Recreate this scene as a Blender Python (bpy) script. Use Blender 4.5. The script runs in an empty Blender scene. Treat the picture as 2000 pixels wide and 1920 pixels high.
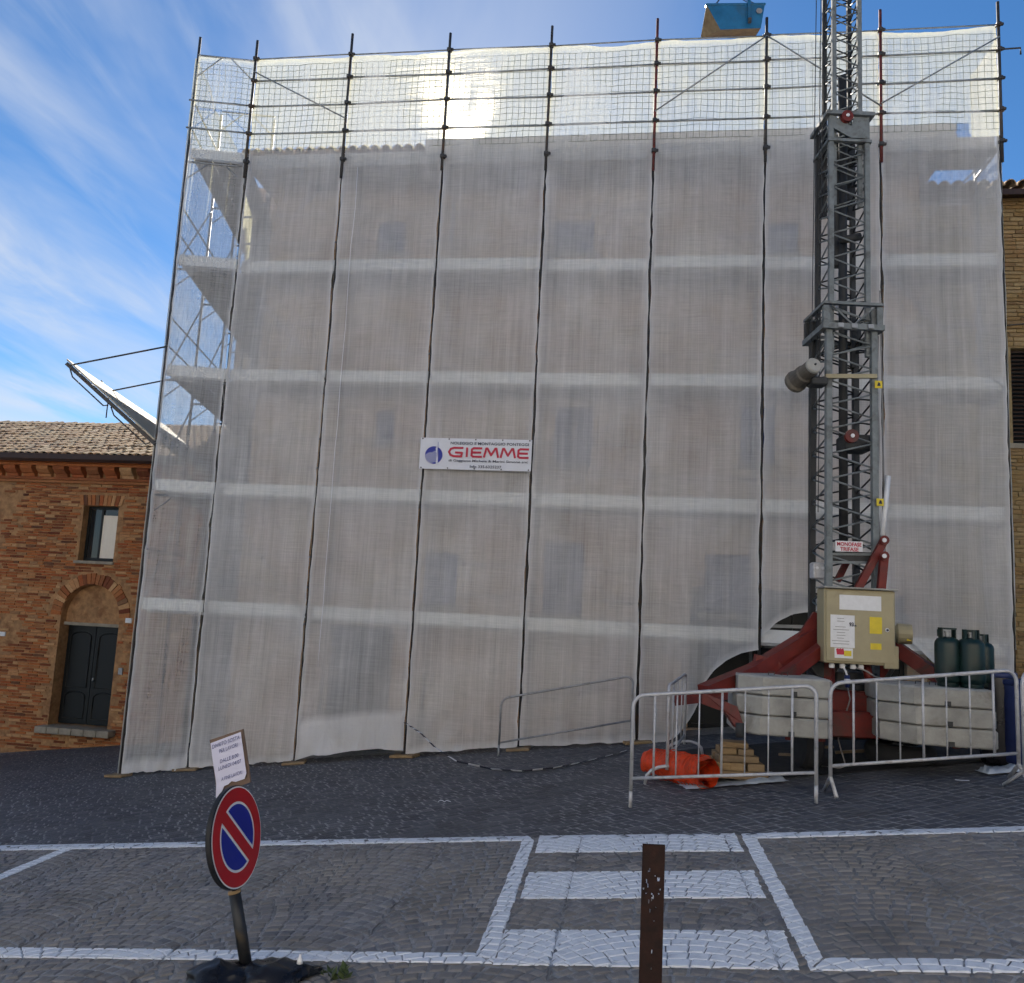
import bpy, math, random
from mathutils import Vector, Matrix, noise as mnoise
random.seed(7)
R = math.radians
sc = bpy.context.scene
col = sc.collection
H = 1.78                                   # eye height of the photographer

# ------------------------------------------------------------------ camera
PITCH, ROLL, FPX = R(7.83), R(2.91), 1670.0
fw = Vector((0, math.cos(PITCH), math.sin(PITCH)))
up0 = Vector((0, -math.sin(PITCH), math.cos(PITCH)))
rt0 = Vector((1, 0, 0))
rt = rt0 * math.cos(ROLL) + up0 * math.sin(ROLL)
upv = -rt0 * math.sin(ROLL) + up0 * math.cos(ROLL)
cam_d = bpy.data.cameras.new('camera')
cam = bpy.data.objects.new('camera', cam_d)
col.objects.link(cam)
cam_d.sensor_fit = 'HORIZONTAL'
cam_d.sensor_width = 36.0
cam_d.lens = 36.0 * FPX / 2000.0
cam_d.clip_start = 0.05
cam_d.clip_end = 3000
cam.matrix_world = Matrix(((rt.x, upv.x, -fw.x, 0), (rt.y, upv.y, -fw.y, 0), (rt.z, upv.z, -fw.z, H), (0, 0, 0, 1)))
sc.camera = cam

# ------------------------------------------------------------------ sky and sun
SUN_EL, SUN_AZ = R(29.9), R(-4.7)          # azimuth from +Y, positive towards +X
world = bpy.data.worlds.new('World')
sc.world = world
world.use_nodes = True
wn, wl = world.node_tree.nodes, world.node_tree.links
wn.clear()
w_out = wn.new('ShaderNodeOutputWorld')
w_bg = wn.new('ShaderNodeBackground')
w_sky = wn.new('ShaderNodeTexSky')
w_sky.sky_type = 'NISHITA'
w_sky.sun_disc = False
w_sky.sun_elevation = SUN_EL
w_sky.sun_rotation = SUN_AZ
w_sky.altitude = 1500
w_sky.air_density = 1.0
w_sky.dust_density = 0.2
w_sky.ozone_density = 3.0
w_bg.inputs['Strength'].default_value = 0.06


def wnode(t, **kw):
    n = wn.new(t)
    for k, v in kw.items():
        setattr(n, k, v)
    return n


def wmath(op, a, b=None, clamp=False):
    n = wn.new('ShaderNodeMath')
    n.operation = op
    n.use_clamp = clamp
    for i, v in enumerate((a, b)):
        if v is None:
            continue
        if isinstance(v, (int, float)):
            n.inputs[i].default_value = v
        else:
            wl.new(v, n.inputs[i])
    return n.outputs[0]


tc = wnode('ShaderNodeTexCoord')
sep = wnode('ShaderNodeSeparateXYZ')
wl.new(tc.outputs['Generated'], sep.inputs[0])
zc = wmath('MAXIMUM', sep.outputs[2], 0.06)
cmb = wnode('ShaderNodeCombineXYZ')
wl.new(wmath('DIVIDE', sep.outputs[0], zc), cmb.inputs[0])
wl.new(wmath('DIVIDE', sep.outputs[1], zc), cmb.inputs[1])


def cirrus(rot, sx, sy, scale, detail, dist, lo, hi, seed):
    mp = wnode('ShaderNodeMapping')
    mp.inputs['Rotation'].default_value = (0, 0, R(rot))
    mp.inputs['Scale'].default_value = (sx, sy, 1)
    mp.inputs['Location'].default_value = (seed, seed * 0.37, 0)
    wl.new(cmb.outputs[0], mp.inputs['Vector'])
    nz = wnode('ShaderNodeTexNoise')
    nz.inputs['Scale'].default_value = scale
    nz.inputs['Detail'].default_value = detail
    nz.inputs['Roughness'].default_value = 0.55
    nz.inputs['Distortion'].default_value = dist
    wl.new(mp.outputs[0], nz.inputs['Vector'])
    mr = wnode('ShaderNodeMapRange')
    mr.interpolation_type = 'SMOOTHSTEP'
    mr.inputs['From Min'].default_value = lo
    mr.inputs['From Max'].default_value = hi
    wl.new(nz.outputs[0], mr.inputs['Value'])
    return mr.outputs[0]


c1 = cirrus(24, 1.5, 0.42, 0.85, 6, 0.7, 0.34, 0.62, 3.1)
c2 = cirrus(14, 3.6, 0.6, 1.7, 7, 0.8, 0.46, 0.8, 8.7)
cover = cirrus(0, 1.0, 1.0, 0.55, 2, 0.0, 0.38, 0.62, 1.3)
side = wnode('ShaderNodeMapRange')         # the cirrus thins out towards the east (right)
side.interpolation_type = 'SMOOTHSTEP'
side.inputs['From Min'].default_value = 0.35
side.inputs['From Max'].default_value = -0.35
wl.new(sep.outputs[0], side.inputs['Value'])
cl = wmath('MULTIPLY', wmath('ADD', wmath('MULTIPLY', c1, 0.95), wmath('MULTIPLY', c2, 0.3), True), wmath('ADD', wmath('MULTIPLY', cover, 0.45), 0.55))
cl = wmath('MULTIPLY', cl, side.outputs[0], True)
mixc = wnode('ShaderNodeMix', data_type='RGBA')
wl.new(wmath('MULTIPLY', cl, 0.76), mixc.inputs['Factor'])
hsv = wnode('ShaderNodeHueSaturation')
hsv.inputs['Saturation'].default_value = 1.22
wl.new(w_sky.outputs[0], hsv.inputs['Color'])
wl.new(hsv.outputs[0], mixc.inputs['A'])
mixc.inputs['B'].default_value = (5.6, 5.9, 6.4, 1)
wl.new(mixc.outputs['Result'], w_bg.inputs['Color'])
wl.new(w_bg.outputs[0], w_out.inputs['Surface'])

sun_d = bpy.data.lights.new('sun', 'SUN')
sun = bpy.data.objects.new('sun', sun_d)
col.objects.link(sun)
sun_d.energy = 4.8
sun_d.angle = R(0.53)
sun_d.color = (1.0, 0.93, 0.82)
sdir = Vector((math.sin(SUN_AZ) * math.cos(SUN_EL), math.cos(SUN_AZ) * math.cos(SUN_EL), math.sin(SUN_EL)))
sun.rotation_euler = (-sdir).to_track_quat('-Z', 'Y').to_euler()
sun.location = sdir * 60

sc.view_settings.view_transform = 'Standard'
sc.view_settings.look = 'None'
sc.view_settings.exposure = 1.2
sc.view_settings.gamma = 1.0
sc.view_settings.use_curve_mapping = False
sc.render.engine = 'CYCLES'
sc.cycles.max_bounces = 5
sc.cycles.diffuse_bounces = 3
sc.cycles.transparent_max_bounces = 10
sc.cycles.caustics_reflective = False
sc.cycles.caustics_refractive = False
sc.cycles.sample_clamp_indirect = 6.0
sc.cycles.use_denoising = True
sc.cycles.use_adaptive_sampling = True
sc.cycles.adaptive_threshold = 0.04


# ------------------------------------------------------------------ helpers
def ray(px, py):
    return fw + rt * ((px - 1000) / FPX) + upv * ((960 - py) / FPX)


def at(px, py, Y):                          # a point Y metres ahead of the camera
    d = ray(px, py)
    d = d * (Y / d.y)
    return Vector((d.x, d.y, d.z + H))


def soft(v, lim):
    return v if abs(v) < lim else math.copysign(lim + 6 * math.tanh((abs(v) - lim) / 6), v)


def gz(x, y):                               # the sloping street
    yy = y - 8
    return 0.127 * soft(x, 13) - 0.03 * (8 + soft(yy, 16))


def gp(px, py, up=0.0):                     # where a pixel's ray meets the street
    d = ray(px, py)
    k = 5.0
    for _ in range(40):
        p = d * k
        err = p.z + H - gz(p.x, p.y) - up
        k += err / max(0.02, -(d.z - 0.127 * d.x + 0.03 * d.y))
    p = d * k
    return Vector((p.x, p.y, gz(p.x, p.y) + up))


TH = R(-8.46)                               # the scaffold front's plan angle
DF = 13.67
FU = Vector((math.cos(TH), math.sin(TH), 0))
FW_ = Vector((-math.sin(TH), math.cos(TH), 0))


def F(t, d, z):                             # t along the front, d into the building
    p = Vector((0, DF, 0)) + FU * t + FW_ * d
    return Vector((p.x, p.y, z))


def fz(px, py, d=0.0):
    r = ray(px, py)
    o = Vector((0, DF, 0)) + FW_ * d
    k = o.dot(FW_) / r.dot(FW_)
    p = r * k
    return p.dot(FU) - Vector((0, DF, 0)).dot(FU), p.z + H


def fgz(t, d=0.0):
    p = F(t, d, 0)
    return gz(p.x, p.y)


class MB:
    def __init__(self):
        self.v, self.f, self.m = [], [], []

    def add(self, vs, fs, mi=0):
        n = len(self.v)
        self.v += [Vector(q) for q in vs]
        self.f += [tuple(i + n for i in f) for f in fs]
        self.m += [mi] * len(fs)
        return self

    def box(self, c, s, M=None, mi=0):
        hx, hy, hz = s[0] / 2, s[1] / 2, s[2] / 2
        vs = [Vector((x, y, z)) for z in (-hz, hz) for x, y in ((-hx, -hy), (hx, -hy), (hx, hy), (-hx, hy))]
        if M is not None:
            vs = [M @ q for q in vs]
        c = Vector(c)
        return self.add([q + c for q in vs], [(3, 2, 1, 0), (4, 5, 6, 7), (0, 1, 5, 4), (1, 2, 6, 5), (2, 3, 7, 6), (3, 0, 4, 7)], mi)

    def bbox(self, c, s, b, M=None, mi=0):  # box with bevelled edges
        hx, hy, hz = s[0] / 2, s[1] / 2, s[2] / 2
        rings = []
        for z, k in ((-hz, b), (-hz + b, 0), (hz - b, 0), (hz, b)):
            x, y = hx - k, hy - k
            e = b * 0.6
            rings.append([(-x + e, -y, z), (x - e, -y, z), (x, -y + e, z), (x, y - e, z), (x - e, y, z), (-x + e, y, z), (-x, y - e, z), (-x, -y + e, z)])
        vs = [Vector(q) for r in rings for q in r]
        if M is not None:
            vs = [M @ q for q in vs]
        c = Vector(c)
        fs = [tuple(range(7, -1, -1)), tuple(range(24, 32))]
        for k in range(3):
            for i in range(8):
                j = (i + 1) % 8
                fs.append((k * 8 + i, k * 8 + j, k * 8 + 8 + j, k * 8 + 8 + i))
        return self.add([q + c for q in vs], fs, mi)

    def tube(self, pts, r, n=8, cap=True, mi=0):
        pts = [Vector(p) for p in pts]
        rs = r if isinstance(r, (list, tuple)) else [r] * len(pts)
        prev = None
        vs = []
        for i, p in enumerate(pts):
            a = pts[max(i - 1, 0)]
            b = pts[min(i + 1, len(pts) - 1)]
            d = (b - a).normalized()
            if prev is None:
                x = d.orthogonal().normalized()
            else:
                x = (prev - d * prev.dot(d)).normalized()
            prev = x
            y = d.cross(x)
            for k in range(n):
                an = 2 * math.pi * (k + 0.5) / n
                vs.append(p + (x * math.cos(an) + y * math.sin(an)) * rs[i])
        fs = []
        for i in range(len(pts) - 1):
            for k in range(n):
                j = (k + 1) % n
                fs.append((i * n + k, i * n + j, (i + 1) * n + j, (i + 1) * n + k))
        if cap:
            fs.append(tuple(range(n - 1, -1, -1)))
            q = (len(pts) - 1) * n
            fs.append(tuple(range(q, q + n)))
        return self.add(vs, fs, mi)

    def bar(self, a, b, w, h, upd=(0, 0, 1), mi=0):   # rectangular bar
        a, b = Vector(a), Vector(b)
        d = (b - a).normalized()
        s = d.cross(Vector(upd))
        if s.length < 1e-4:
            s = d.orthogonal()
        s = s.normalized() * (w / 2)
        u = s.cross(d).normalized() * (h / 2)
        vs = [p + x * s + y * u for p in (a, b) for x, y in ((-1, -1), (1, -1), (1, 1), (-1, 1))]
        return self.add(vs, [(0, 1, 2, 3), (7, 6, 5, 4), (1, 0, 4, 5), (2, 1, 5, 6), (3, 2, 6, 7), (0, 3, 7, 4)], mi)

    def lathe(self, c, prof, n=20, M=None, mi=0):
        c = Vector(c)
        vs = []
        for r_, z in prof:
            for k in range(n):
                a = 2 * math.pi * k / n
                q = Vector((r_ * math.cos(a), r_ * math.sin(a), z))
                vs.append((M @ q if M is not None else q) + c)
        fs = []
        for i in range(len(prof) - 1):
            for k in range(n):
                j = (k + 1) % n
                fs.append((i * n + k, i * n + j, (i + 1) * n + j, (i + 1) * n + k))
        fs.append(tuple(range(n - 1, -1, -1)))
        q = (len(prof) - 1) * n
        fs.append(tuple(range(q, q + n)))
        return self.add(vs, fs, mi)

    def prism(self, poly, off, mi=0):       # planar polygon (world points) pushed along off
        poly = [Vector(p) for p in poly]
        off = Vector(off)
        n = len(poly)
        vs = poly + [p + off for p in poly]
        fs = [tuple(range(n - 1, -1, -1)), tuple(range(n, 2 * n))]
        fs += [(i, (i + 1) % n, n + (i + 1) % n, n + i) for i in range(n)]
        return self.add(vs, fs, mi)

    def build(self, name, mat, parent=None, smooth=False, recalc=False):
        me = bpy.data.meshes.new(name)
        me.from_pydata(self.v, [], self.f)
        mats = mat if isinstance(mat, (list, tuple)) else [mat]
        for m in mats:
            me.materials.append(m)
        if len(mats) > 1:
            me.polygons.foreach_set('material_index', self.m)
        if smooth:
            me.polygons.foreach_set('use_smooth', [True] * len(me.polygons))
        me.update()
        if recalc:
            import bmesh
            bm = bmesh.new()
            bm.from_mesh(me)
            bmesh.ops.recalc_face_normals(bm, faces=bm.faces)
            bm.to_mesh(me)
            bm.free()
        o = bpy.data.objects.new(name, me)
        link(o, parent)
        if smooth:
            try:
                me.shade_auto_smooth_set = None
            except Exception:
                pass
        return o


def link(o, parent=None):
    col.objects.link(o)
    if parent is not None:
        o.parent = parent
        if parent.type == 'EMPTY':
            o.matrix_parent_inverse = Matrix.Translation(-Vector(parent.location))
        elif parent.parent is None:
            o.matrix_parent_inverse = Matrix.Translation(-Vector(parent.location))
    return o


def tag(o, label=None, cat=None, group=None, kind=None):
    if label:
        o['label'] = label
    if cat:
        o['category'] = cat
    if group:
        o['group'] = group
    if kind:
        o['kind'] = kind
    return o


def thing(name, loc, label, cat, group=None):
    o = bpy.data.objects.new(name, None)
    o.location = loc
    o.empty_display_size = 0.2
    col.objects.link(o)
    return tag(o, label, cat, group)


def rotz(a):
    return Matrix.Rotation(a, 3, 'Z')


def frame(x, y, z):
    return Matrix((Vector(x), Vector(y), Vector(z))).transposed()


def fbm(x, y, z=0.0, o=4):
    return mnoise.fractal(Vector((x, y, z)), 1.0, 2.0, o)


# ------------------------------------------------------------------ materials
class NT:
    def __init__(self, name):
        self.mat = bpy.data.materials.new(name)
        self.mat.use_nodes = True
        self.n = self.mat.node_tree.nodes
        self.l = self.mat.node_tree.links
        self.bsdf = self.n['Principled BSDF']
        self.out = self.n['Material Output']

    def new(self, t, **kw):
        x = self.n.new(t)
        for k, v in kw.items():
            setattr(x, k, v)
        return x

    def set(self, sock, v):
        if hasattr(v, 'is_output') or isinstance(v, bpy.types.NodeSocket):
            self.l.new(v, sock)
        else:
            sock.default_value = v

    def math(self, op, a, b=0.0, clamp=False):
        x = self.new('ShaderNodeMath', operation=op, use_clamp=clamp)
        self.set(x.inputs[0], a)
        self.set(x.inputs[1], b)
        return x.outputs[0]

    def noise(self, scale, detail=4, rough=0.55, vec=None, dist=0.0, mscale=None):
        x = self.new('ShaderNodeTexNoise')
        x.inputs['Scale'].default_value = scale
        x.inputs['Detail'].default_value = detail
        x.inputs['Roughness'].default_value = rough
        x.inputs['Distortion'].default_value = dist
        v = vec if vec is not None else self.new('ShaderNodeTexCoord').outputs['Object']
        if mscale:
            mp = self.new('ShaderNodeMapping')
            mp.inputs['Scale'].default_value = mscale
            self.l.new(v, mp.inputs['Vector'])
            v = mp.outputs[0]
        self.l.new(v, x.inputs['Vector'])
        return x.outputs[0]

    def ramp(self, fac, stops, interp='LINEAR'):
        x = self.new('ShaderNodeValToRGB')
        x.color_ramp.interpolation = interp
        e = x.color_ramp.elements
        while len(e) < len(stops):
            e.new(0.5)
        for i, (p, c) in enumerate(stops):
            e[i].position = p
            e[i].color = (*c, 1) if len(c) == 3 else c
        self.set(x.inputs['Fac'], fac)
        return x.outputs['Color']

    def mix(self, fac, a, b, blend='MIX'):
        x = self.new('ShaderNodeMix', data_type='RGBA', blend_type=blend)
        self.set(x.inputs['Factor'], fac)
        for s, v in ((x.inputs['A'], a), (x.inputs['B'], b)):
            if isinstance(v, tuple):
                v = (*v, 1) if len(v) == 3 else v
            self.set(s, v)
        return x.outputs['Result']

    def rng(self, v, a, b, c=0.0, d=1.0, smooth=True):
        x = self.new('ShaderNodeMapRange')
        if smooth:
            x.interpolation_type = 'SMOOTHSTEP'
        self.set(x.inputs['Value'], v)
        for n_, q in zip(('From Min', 'From Max', 'To Min', 'To Max'), (a, b, c, d)):
            x.inputs[n_].default_value = q
        return x.outputs[0]

    def bump(self, h, strength=0.3, dist=0.01):
        b = self.new('ShaderNodeBump')
        b.inputs['Strength'].default_value = strength
        b.inputs['Distance'].default_value = dist
        self.set(b.inputs['Height'], h)
        self.l.new(b.outputs[0], self.bsdf.inputs['Normal'])

    def rand(self):                         # a different value for each piece
        oi = self.new('ShaderNodeObjectInfo').outputs['Random']
        gi = self.new('ShaderNodeNewGeometry').outputs['Random Per Island']
        return self.math('FRACT', self.math('ADD', oi, gi))

    def fin(self, color, rough=0.7, metal=0.0, spec=0.4):
        self.set(self.bsdf.inputs['Base Color'], (*color, 1) if isinstance(color, tuple) and len(color) == 3 else color)
        self.set(self.bsdf.inputs['Roughness'], rough)
        self.bsdf.inputs['Metallic'].default_value = metal
        self.bsdf.inputs['Specular IOR Level'].default_value = spec
        return self.mat


def plain(name, c, rough=0.6, metal=0.0, var=0.25, scale=9.0, dirt=None, dirt_amt=0.4, bump=0.0, spec=0.4, world_co=True):
    t = NT(name)
    n1 = t.noise(scale, 5, 0.6)
    dark = tuple(x * (1 - var) for x in c)
    lite = tuple(min(1, x * (1 + var)) for x in c)
    cc = t.ramp(n1, [(0.3, dark), (0.7, lite)])
    if dirt:
        m = t.rng(t.noise(scale * 0.45, 6, 0.65, dist=0.5), 0.5, 0.68)
        cc = t.mix(t.math('MULTIPLY', m, dirt_amt), cc, dirt)
    if bump:
        t.bump(t.noise(scale * 6, 4, 0.6), bump, 0.01)
    rr = t.rng(n1, 0.2, 0.8, max(0.05, rough - 0.12), min(1, rough + 0.12))
    return t.fin(cc, rr, metal, spec)


M = {}
M['galv'] = plain('galvanised_steel', (0.33, 0.34, 0.35), 0.5, 0.55, 0.2, 14, (0.16, 0.13, 0.1), 0.4)
M['post'] = plain('dark_steel_tube', (0.06, 0.058, 0.058), 0.55, 0.3, 0.3, 10, (0.11, 0.055, 0.03), 0.7)
M['redpost'] = plain('red_oxide_tube', (0.16, 0.035, 0.03), 0.55, 0.2, 0.35, 12, (0.06, 0.045, 0.04), 0.8)
M['barrier'] = plain('zinc_barrier_paint', (0.5, 0.5, 0.52), 0.5, 0.25, 0.12, 20, (0.24, 0.2, 0.17), 0.5)
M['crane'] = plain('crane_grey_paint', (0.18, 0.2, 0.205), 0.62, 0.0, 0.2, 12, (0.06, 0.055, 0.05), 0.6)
M['cranedark'] = plain('greasy_or_shaded_steel', (0.035, 0.036, 0.037), 0.6, 0.0, 0.3, 10)
M['motor'] = plain('dusty_motor_paint', (0.12, 0.105, 0.085), 0.6, 0.0, 0.3, 9, (0.05, 0.045, 0.04), 0.7)
M['red'] = plain('crane_red_paint', (0.15, 0.019, 0.014), 0.55, 0.0, 0.35, 5, (0.06, 0.035, 0.028), 0.85)
M['cabinet'] = plain('beige_cabinet_paint', (0.36, 0.31, 0.19), 0.5, 0.0, 0.12, 4, (0.19, 0.155, 0.1), 0.6)
M['white'] = plain('white_sticker', (0.72, 0.72, 0.73), 0.5, 0.0, 0.06, 20)
M['yellow'] = plain('yellow_sticker', (0.68, 0.52, 0.03), 0.5, 0.0, 0.1, 14)
M['ink'] = plain('black_ink', (0.03, 0.03, 0.05), 0.7, 0.0, 0.1, 10)
M['blueink'] = plain('blue_pen_ink', (0.05, 0.06, 0.2), 0.7, 0.0, 0.1, 10)
M['redprint'] = plain('red_print', (0.5, 0.03, 0.06), 0.6, 0.0, 0.08, 10)
M['blueprint'] = plain('blue_print', (0.03, 0.04, 0.3), 0.6, 0.0, 0.08, 10)
M['banner'] = plain('banner_pvc', (0.7, 0.7, 0.74), 0.55, 0.0, 0.05, 5)
M['black'] = plain('black_plastic', (0.008, 0.008, 0.011), 0.3, 0.0, 0.3, 8)
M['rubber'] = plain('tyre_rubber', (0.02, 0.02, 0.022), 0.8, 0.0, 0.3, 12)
M['gas'] = plain('dark_green_cylinder_paint', (0.005, 0.02, 0.018), 0.4, 0.0, 0.25, 8, (0.03, 0.035, 0.03), 0.5)
M['barrel'] = plain('blue_drum_plastic', (0.018, 0.03, 0.11), 0.45, 0.0, 0.25, 8)
M['orange'] = plain('orange_mesh_plastic', (0.6, 0.055, 0.012), 0.5, 0.0, 0.25, 20)
M['skip'] = plain('skip_blue_paint', (0.012, 0.12, 0.26), 0.45, 0.0, 0.2, 6, (0.05, 0.07, 0.08), 0.4)
M['skipdirt'] = plain('dried_mortar', (0.2, 0.16, 0.1), 0.9, 0.0, 0.35, 5, (0.12, 0.07, 0.04), 0.6, 0.3)
M['plasticbag'] = plain('pale_plastic_sheet', (0.5, 0.55, 0.6), 0.4, 0.0, 0.15, 6)
M['paper'] = plain('paper', (0.6, 0.6, 0.76), 0.7, 0.0, 0.04, 8)
M['cardboard'] = plain('brown_board', (0.16, 0.11, 0.085), 0.8, 0.0, 0.2, 8)
M['signred'] = plain('sign_red', (0.42, 0.008, 0.012), 0.4, 0.0, 0.06, 6)
M['signblue'] = plain('sign_blue', (0.008, 0.018, 0.25), 0.4, 0.0, 0.06, 6)
M['signwhite'] = plain('sign_white', (0.72, 0.72, 0.7), 0.4, 0.0, 0.04, 6)
M['signback'] = plain('sign_back_black', (0.012, 0.012, 0.014), 0.6, 0.0, 0.2, 6)
M['signpole'] = plain('grey_painted_pole', (0.028, 0.03, 0.034), 0.5, 0.2, 0.25, 10, (0.2, 0.14, 0.07), 0.35)
M['doorwood'] = plain('black_door_paint', (0.007, 0.008, 0.008), 0.45, 0.0, 0.3, 5)
M['gutter'] = plain('brown_gutter_and_roof_shade', (0.055, 0.03, 0.024), 0.5, 0.2, 0.2, 5)
M['cloth'] = plain('grey_blind', (0.82, 0.74, 0.62), 0.8, 0.0, 0.06, 2)
M['leaf'] = plain('weed_leaf', (0.05, 0.075, 0.02), 0.6, 0.0, 0.35, 20)
M['conc'] = plain('ballast_concrete', (0.34, 0.33, 0.30), 0.88, 0.0, 0.25, 4, (0.17, 0.155, 0.13), 0.75, 0.5)
M['stone'] = plain('pale_threshold_stone', (0.3, 0.26, 0.2), 0.85, 0.0, 0.25, 6, (0.18, 0.15, 0.12), 0.5, 0.4)
M['rope'] = plain('grey_cable', (0.25, 0.24, 0.24), 0.6, 0.0, 0.1, 8)
M['deck'] = plain('scaffold_deck', (0.34, 0.34, 0.34), 0.6, 0.35, 0.15, 4, (0.2, 0.18, 0.15), 0.5)
M['toe'] = plain('toe_board_zinc', (0.68, 0.69, 0.70), 0.55, 0.2, 0.1, 3, (0.5, 0.48, 0.45), 0.4)
M['fan'] = plain('fan_boards', (0.45, 0.4, 0.31), 0.8, 0.0, 0.12, 5, (0.4, 0.34, 0.26), 0.5)


def wood_mat():
    t = NT('timber')
    g = t.noise(3.0, 6, 0.6, mscale=(2.0, 9.0, 9.0))
    r_ = t.rand()
    c = t.ramp(g, [(0.25, (0.17, 0.1, 0.045)), (0.55, (0.32, 0.21, 0.1)), (0.8, (0.42, 0.3, 0.16))])
    c = t.mix(t.math('MULTIPLY', r_, 0.55), c, (0.16, 0.13, 0.1))
    t.bump(g, 0.2, 0.005)
    return t.fin(c, 0.75)


M['wood'] = wood_mat()


def sett_mat(name, cols, wear, dust=(0.24, 0.215, 0.185)):
    t = NT(name)
    r_ = t.rand()
    base = t.ramp(r_, [(i / (len(cols) - 1), c) for i, c in enumerate(cols)])
    n1 = t.noise(28, 6, 0.65)
    c = t.mix(0.75, base, t.ramp(n1, [(0.3, (0.36, 0.36, 0.38)), (0.7, (0.66, 0.65, 0.64))]), 'OVERLAY')
    big = t.noise(0.55, 5, 0.6)
    c = t.mix(t.rng(big, 0.42, 0.66, 0.0, wear), c, dust)
    big2 = t.noise(1.7, 5, 0.65, dist=0.6)
    c = t.mix(t.rng(big2, 0.3, 0.55, 0.5, 0.0), c, tuple(x * 0.35 for x in dust))
    t.bump(t.noise(60, 6, 0.7), 0.55, 0.006)
    return t.fin(c, t.rng(n1, 0.2, 0.8, 0.48, 0.78), 0.0, 0.45)


M['sett'] = sett_mat('porphyry_setts', [(0.13, 0.13, 0.138), (0.21, 0.2, 0.198), (0.16, 0.148, 0.138), (0.27, 0.255, 0.24), (0.13, 0.13, 0.145)], 0.6, (0.27, 0.24, 0.205))
M['sett2'] = sett_mat('dark_road_setts', [(0.042, 0.045, 0.056), (0.075, 0.077, 0.09), (0.052, 0.053, 0.062), (0.105, 0.105, 0.115), (0.045, 0.05, 0.063)], 0.35, (0.12, 0.12, 0.125))


def joint_mat():
    t = NT('sandy_joints')
    n1 = t.noise(20, 6, 0.7)
    n2 = t.noise(0.8, 5, 0.6)
    c = t.ramp(n1, [(0.3, (0.16, 0.16, 0.16)), (0.7, (0.4, 0.395, 0.39))])
    c = t.mix(t.rng(n2, 0.45, 0.65, 0.0, 0.75), c, (0.1, 0.1, 0.1))
    t.bump(n1, 0.6, 0.01)
    return t.fin(c, 0.95)


M['joint'] = joint_mat()


def paint_mat():
    t = NT('road_marking_paint')
    n1 = t.noise(14, 7, 0.7)
    n2 = t.noise(70, 4, 0.6)
    c = t.ramp(n1, [(0.25, (0.5, 0.53, 0.58)), (0.5, (0.7, 0.73, 0.78)), (0.8, (0.78, 0.81, 0.85))])
    chip = t.rng(t.math('ADD', t.math('MULTIPLY', n1, 0.6), t.math('MULTIPLY', n2, 0.4)), 0.335, 0.40, 1.0, 0.0)
    c = t.mix(t.math('MULTIPLY', chip, 0.8), c, (0.14, 0.14, 0.15))
    t.bump(n2, 0.35, 0.004)
    return t.fin(c, 0.7)


M['paint'] = paint_mat()


def paint_joint_mat():                       # paint half worn out of the joints
    t = NT('worn_paint_in_joints')
    n1 = t.noise(9, 6, 0.7)
    c = t.mix(t.rng(n1, 0.42, 0.6), (0.16, 0.165, 0.18), (0.55, 0.58, 0.62))
    return t.fin(c, 0.9)


M['paintjoint'] = paint_joint_mat()


def ground_mat():                            # the paving beyond where single setts can be told apart
    t = NT('far_cobbles')
    co = t.new('ShaderNodeTexCoord').outputs['Object']
    v = t.new('ShaderNodeTexVoronoi')
    v.inputs['Scale'].default_value = 8.5
    t.l.new(co, v.inputs['Vector'])
    v2 = t.new('ShaderNodeTexVoronoi', feature='DISTANCE_TO_EDGE')
    v2.inputs['Scale'].default_value = 8.5
    t.l.new(co, v2.inputs['Vector'])
    c = t.ramp(v.outputs['Color'], [(0.2, (0.05, 0.052, 0.06)), (0.8, (0.12, 0.115, 0.115))])
    j = t.rng(v2.outputs['Distance'], 0.02, 0.07, 1.0, 0.0)
    c = t.mix(t.math('MULTIPLY', j, 0.6), c, (0.17, 0.16, 0.15))
    t.bump(t.rng(v2.outputs['Distance'], 0.0, 0.15), 0.6, 0.02)
    return t.fin(c, 0.8)


M['ground'] = ground_mat()


def brick_mat(name, stops, mort=0.35):
    t = NT(name)
    r_ = t.rand()
    c = t.ramp(r_, stops)
    n1 = t.noise(22, 6, 0.65)
    c = t.mix(0.7, c, t.ramp(n1, [(0.3, (0.36, 0.36, 0.36)), (0.7, (0.64, 0.63, 0.6))]), 'OVERLAY')
    patch = t.rng(t.noise(1.1, 6, 0.65, dist=0.4), 0.5, 0.64)
    c = t.mix(t.math('MULTIPLY', patch, mort), c, (0.4, 0.19, 0.08))
    t.bump(n1, 0.6, 0.01)
    return t.fin(c, 0.9)


M['brick'] = brick_mat('old_red_brick', [(0, (0.33, 0.085, 0.028)), (0.25, (0.4, 0.13, 0.04)), (0.45, (0.15, 0.04, 0.018)), (0.7, (0.42, 0.17, 0.062)), (0.9, (0.5, 0.29, 0.14)), (1, (0.1, 0.034, 0.02))])
M['mortar'] = plain('lime_mortar', (0.37, 0.2, 0.09), 0.95, 0.0, 0.35, 7, (0.2, 0.09, 0.04), 0.75, 0.6)
M['ochre'] = brick_mat('ochre_brick', [(0, (0.34, 0.23, 0.10)), (0.3, (0.28, 0.17, 0.07)), (0.6, (0.40, 0.28, 0.14)), (1, (0.22, 0.13, 0.06))], 0.3)
M['ochremortar'] = plain('ochre_mortar', (0.33, 0.24, 0.12), 0.95, 0.0, 0.25, 8, (0.2, 0.13, 0.06), 0.5, 0.5)


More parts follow.
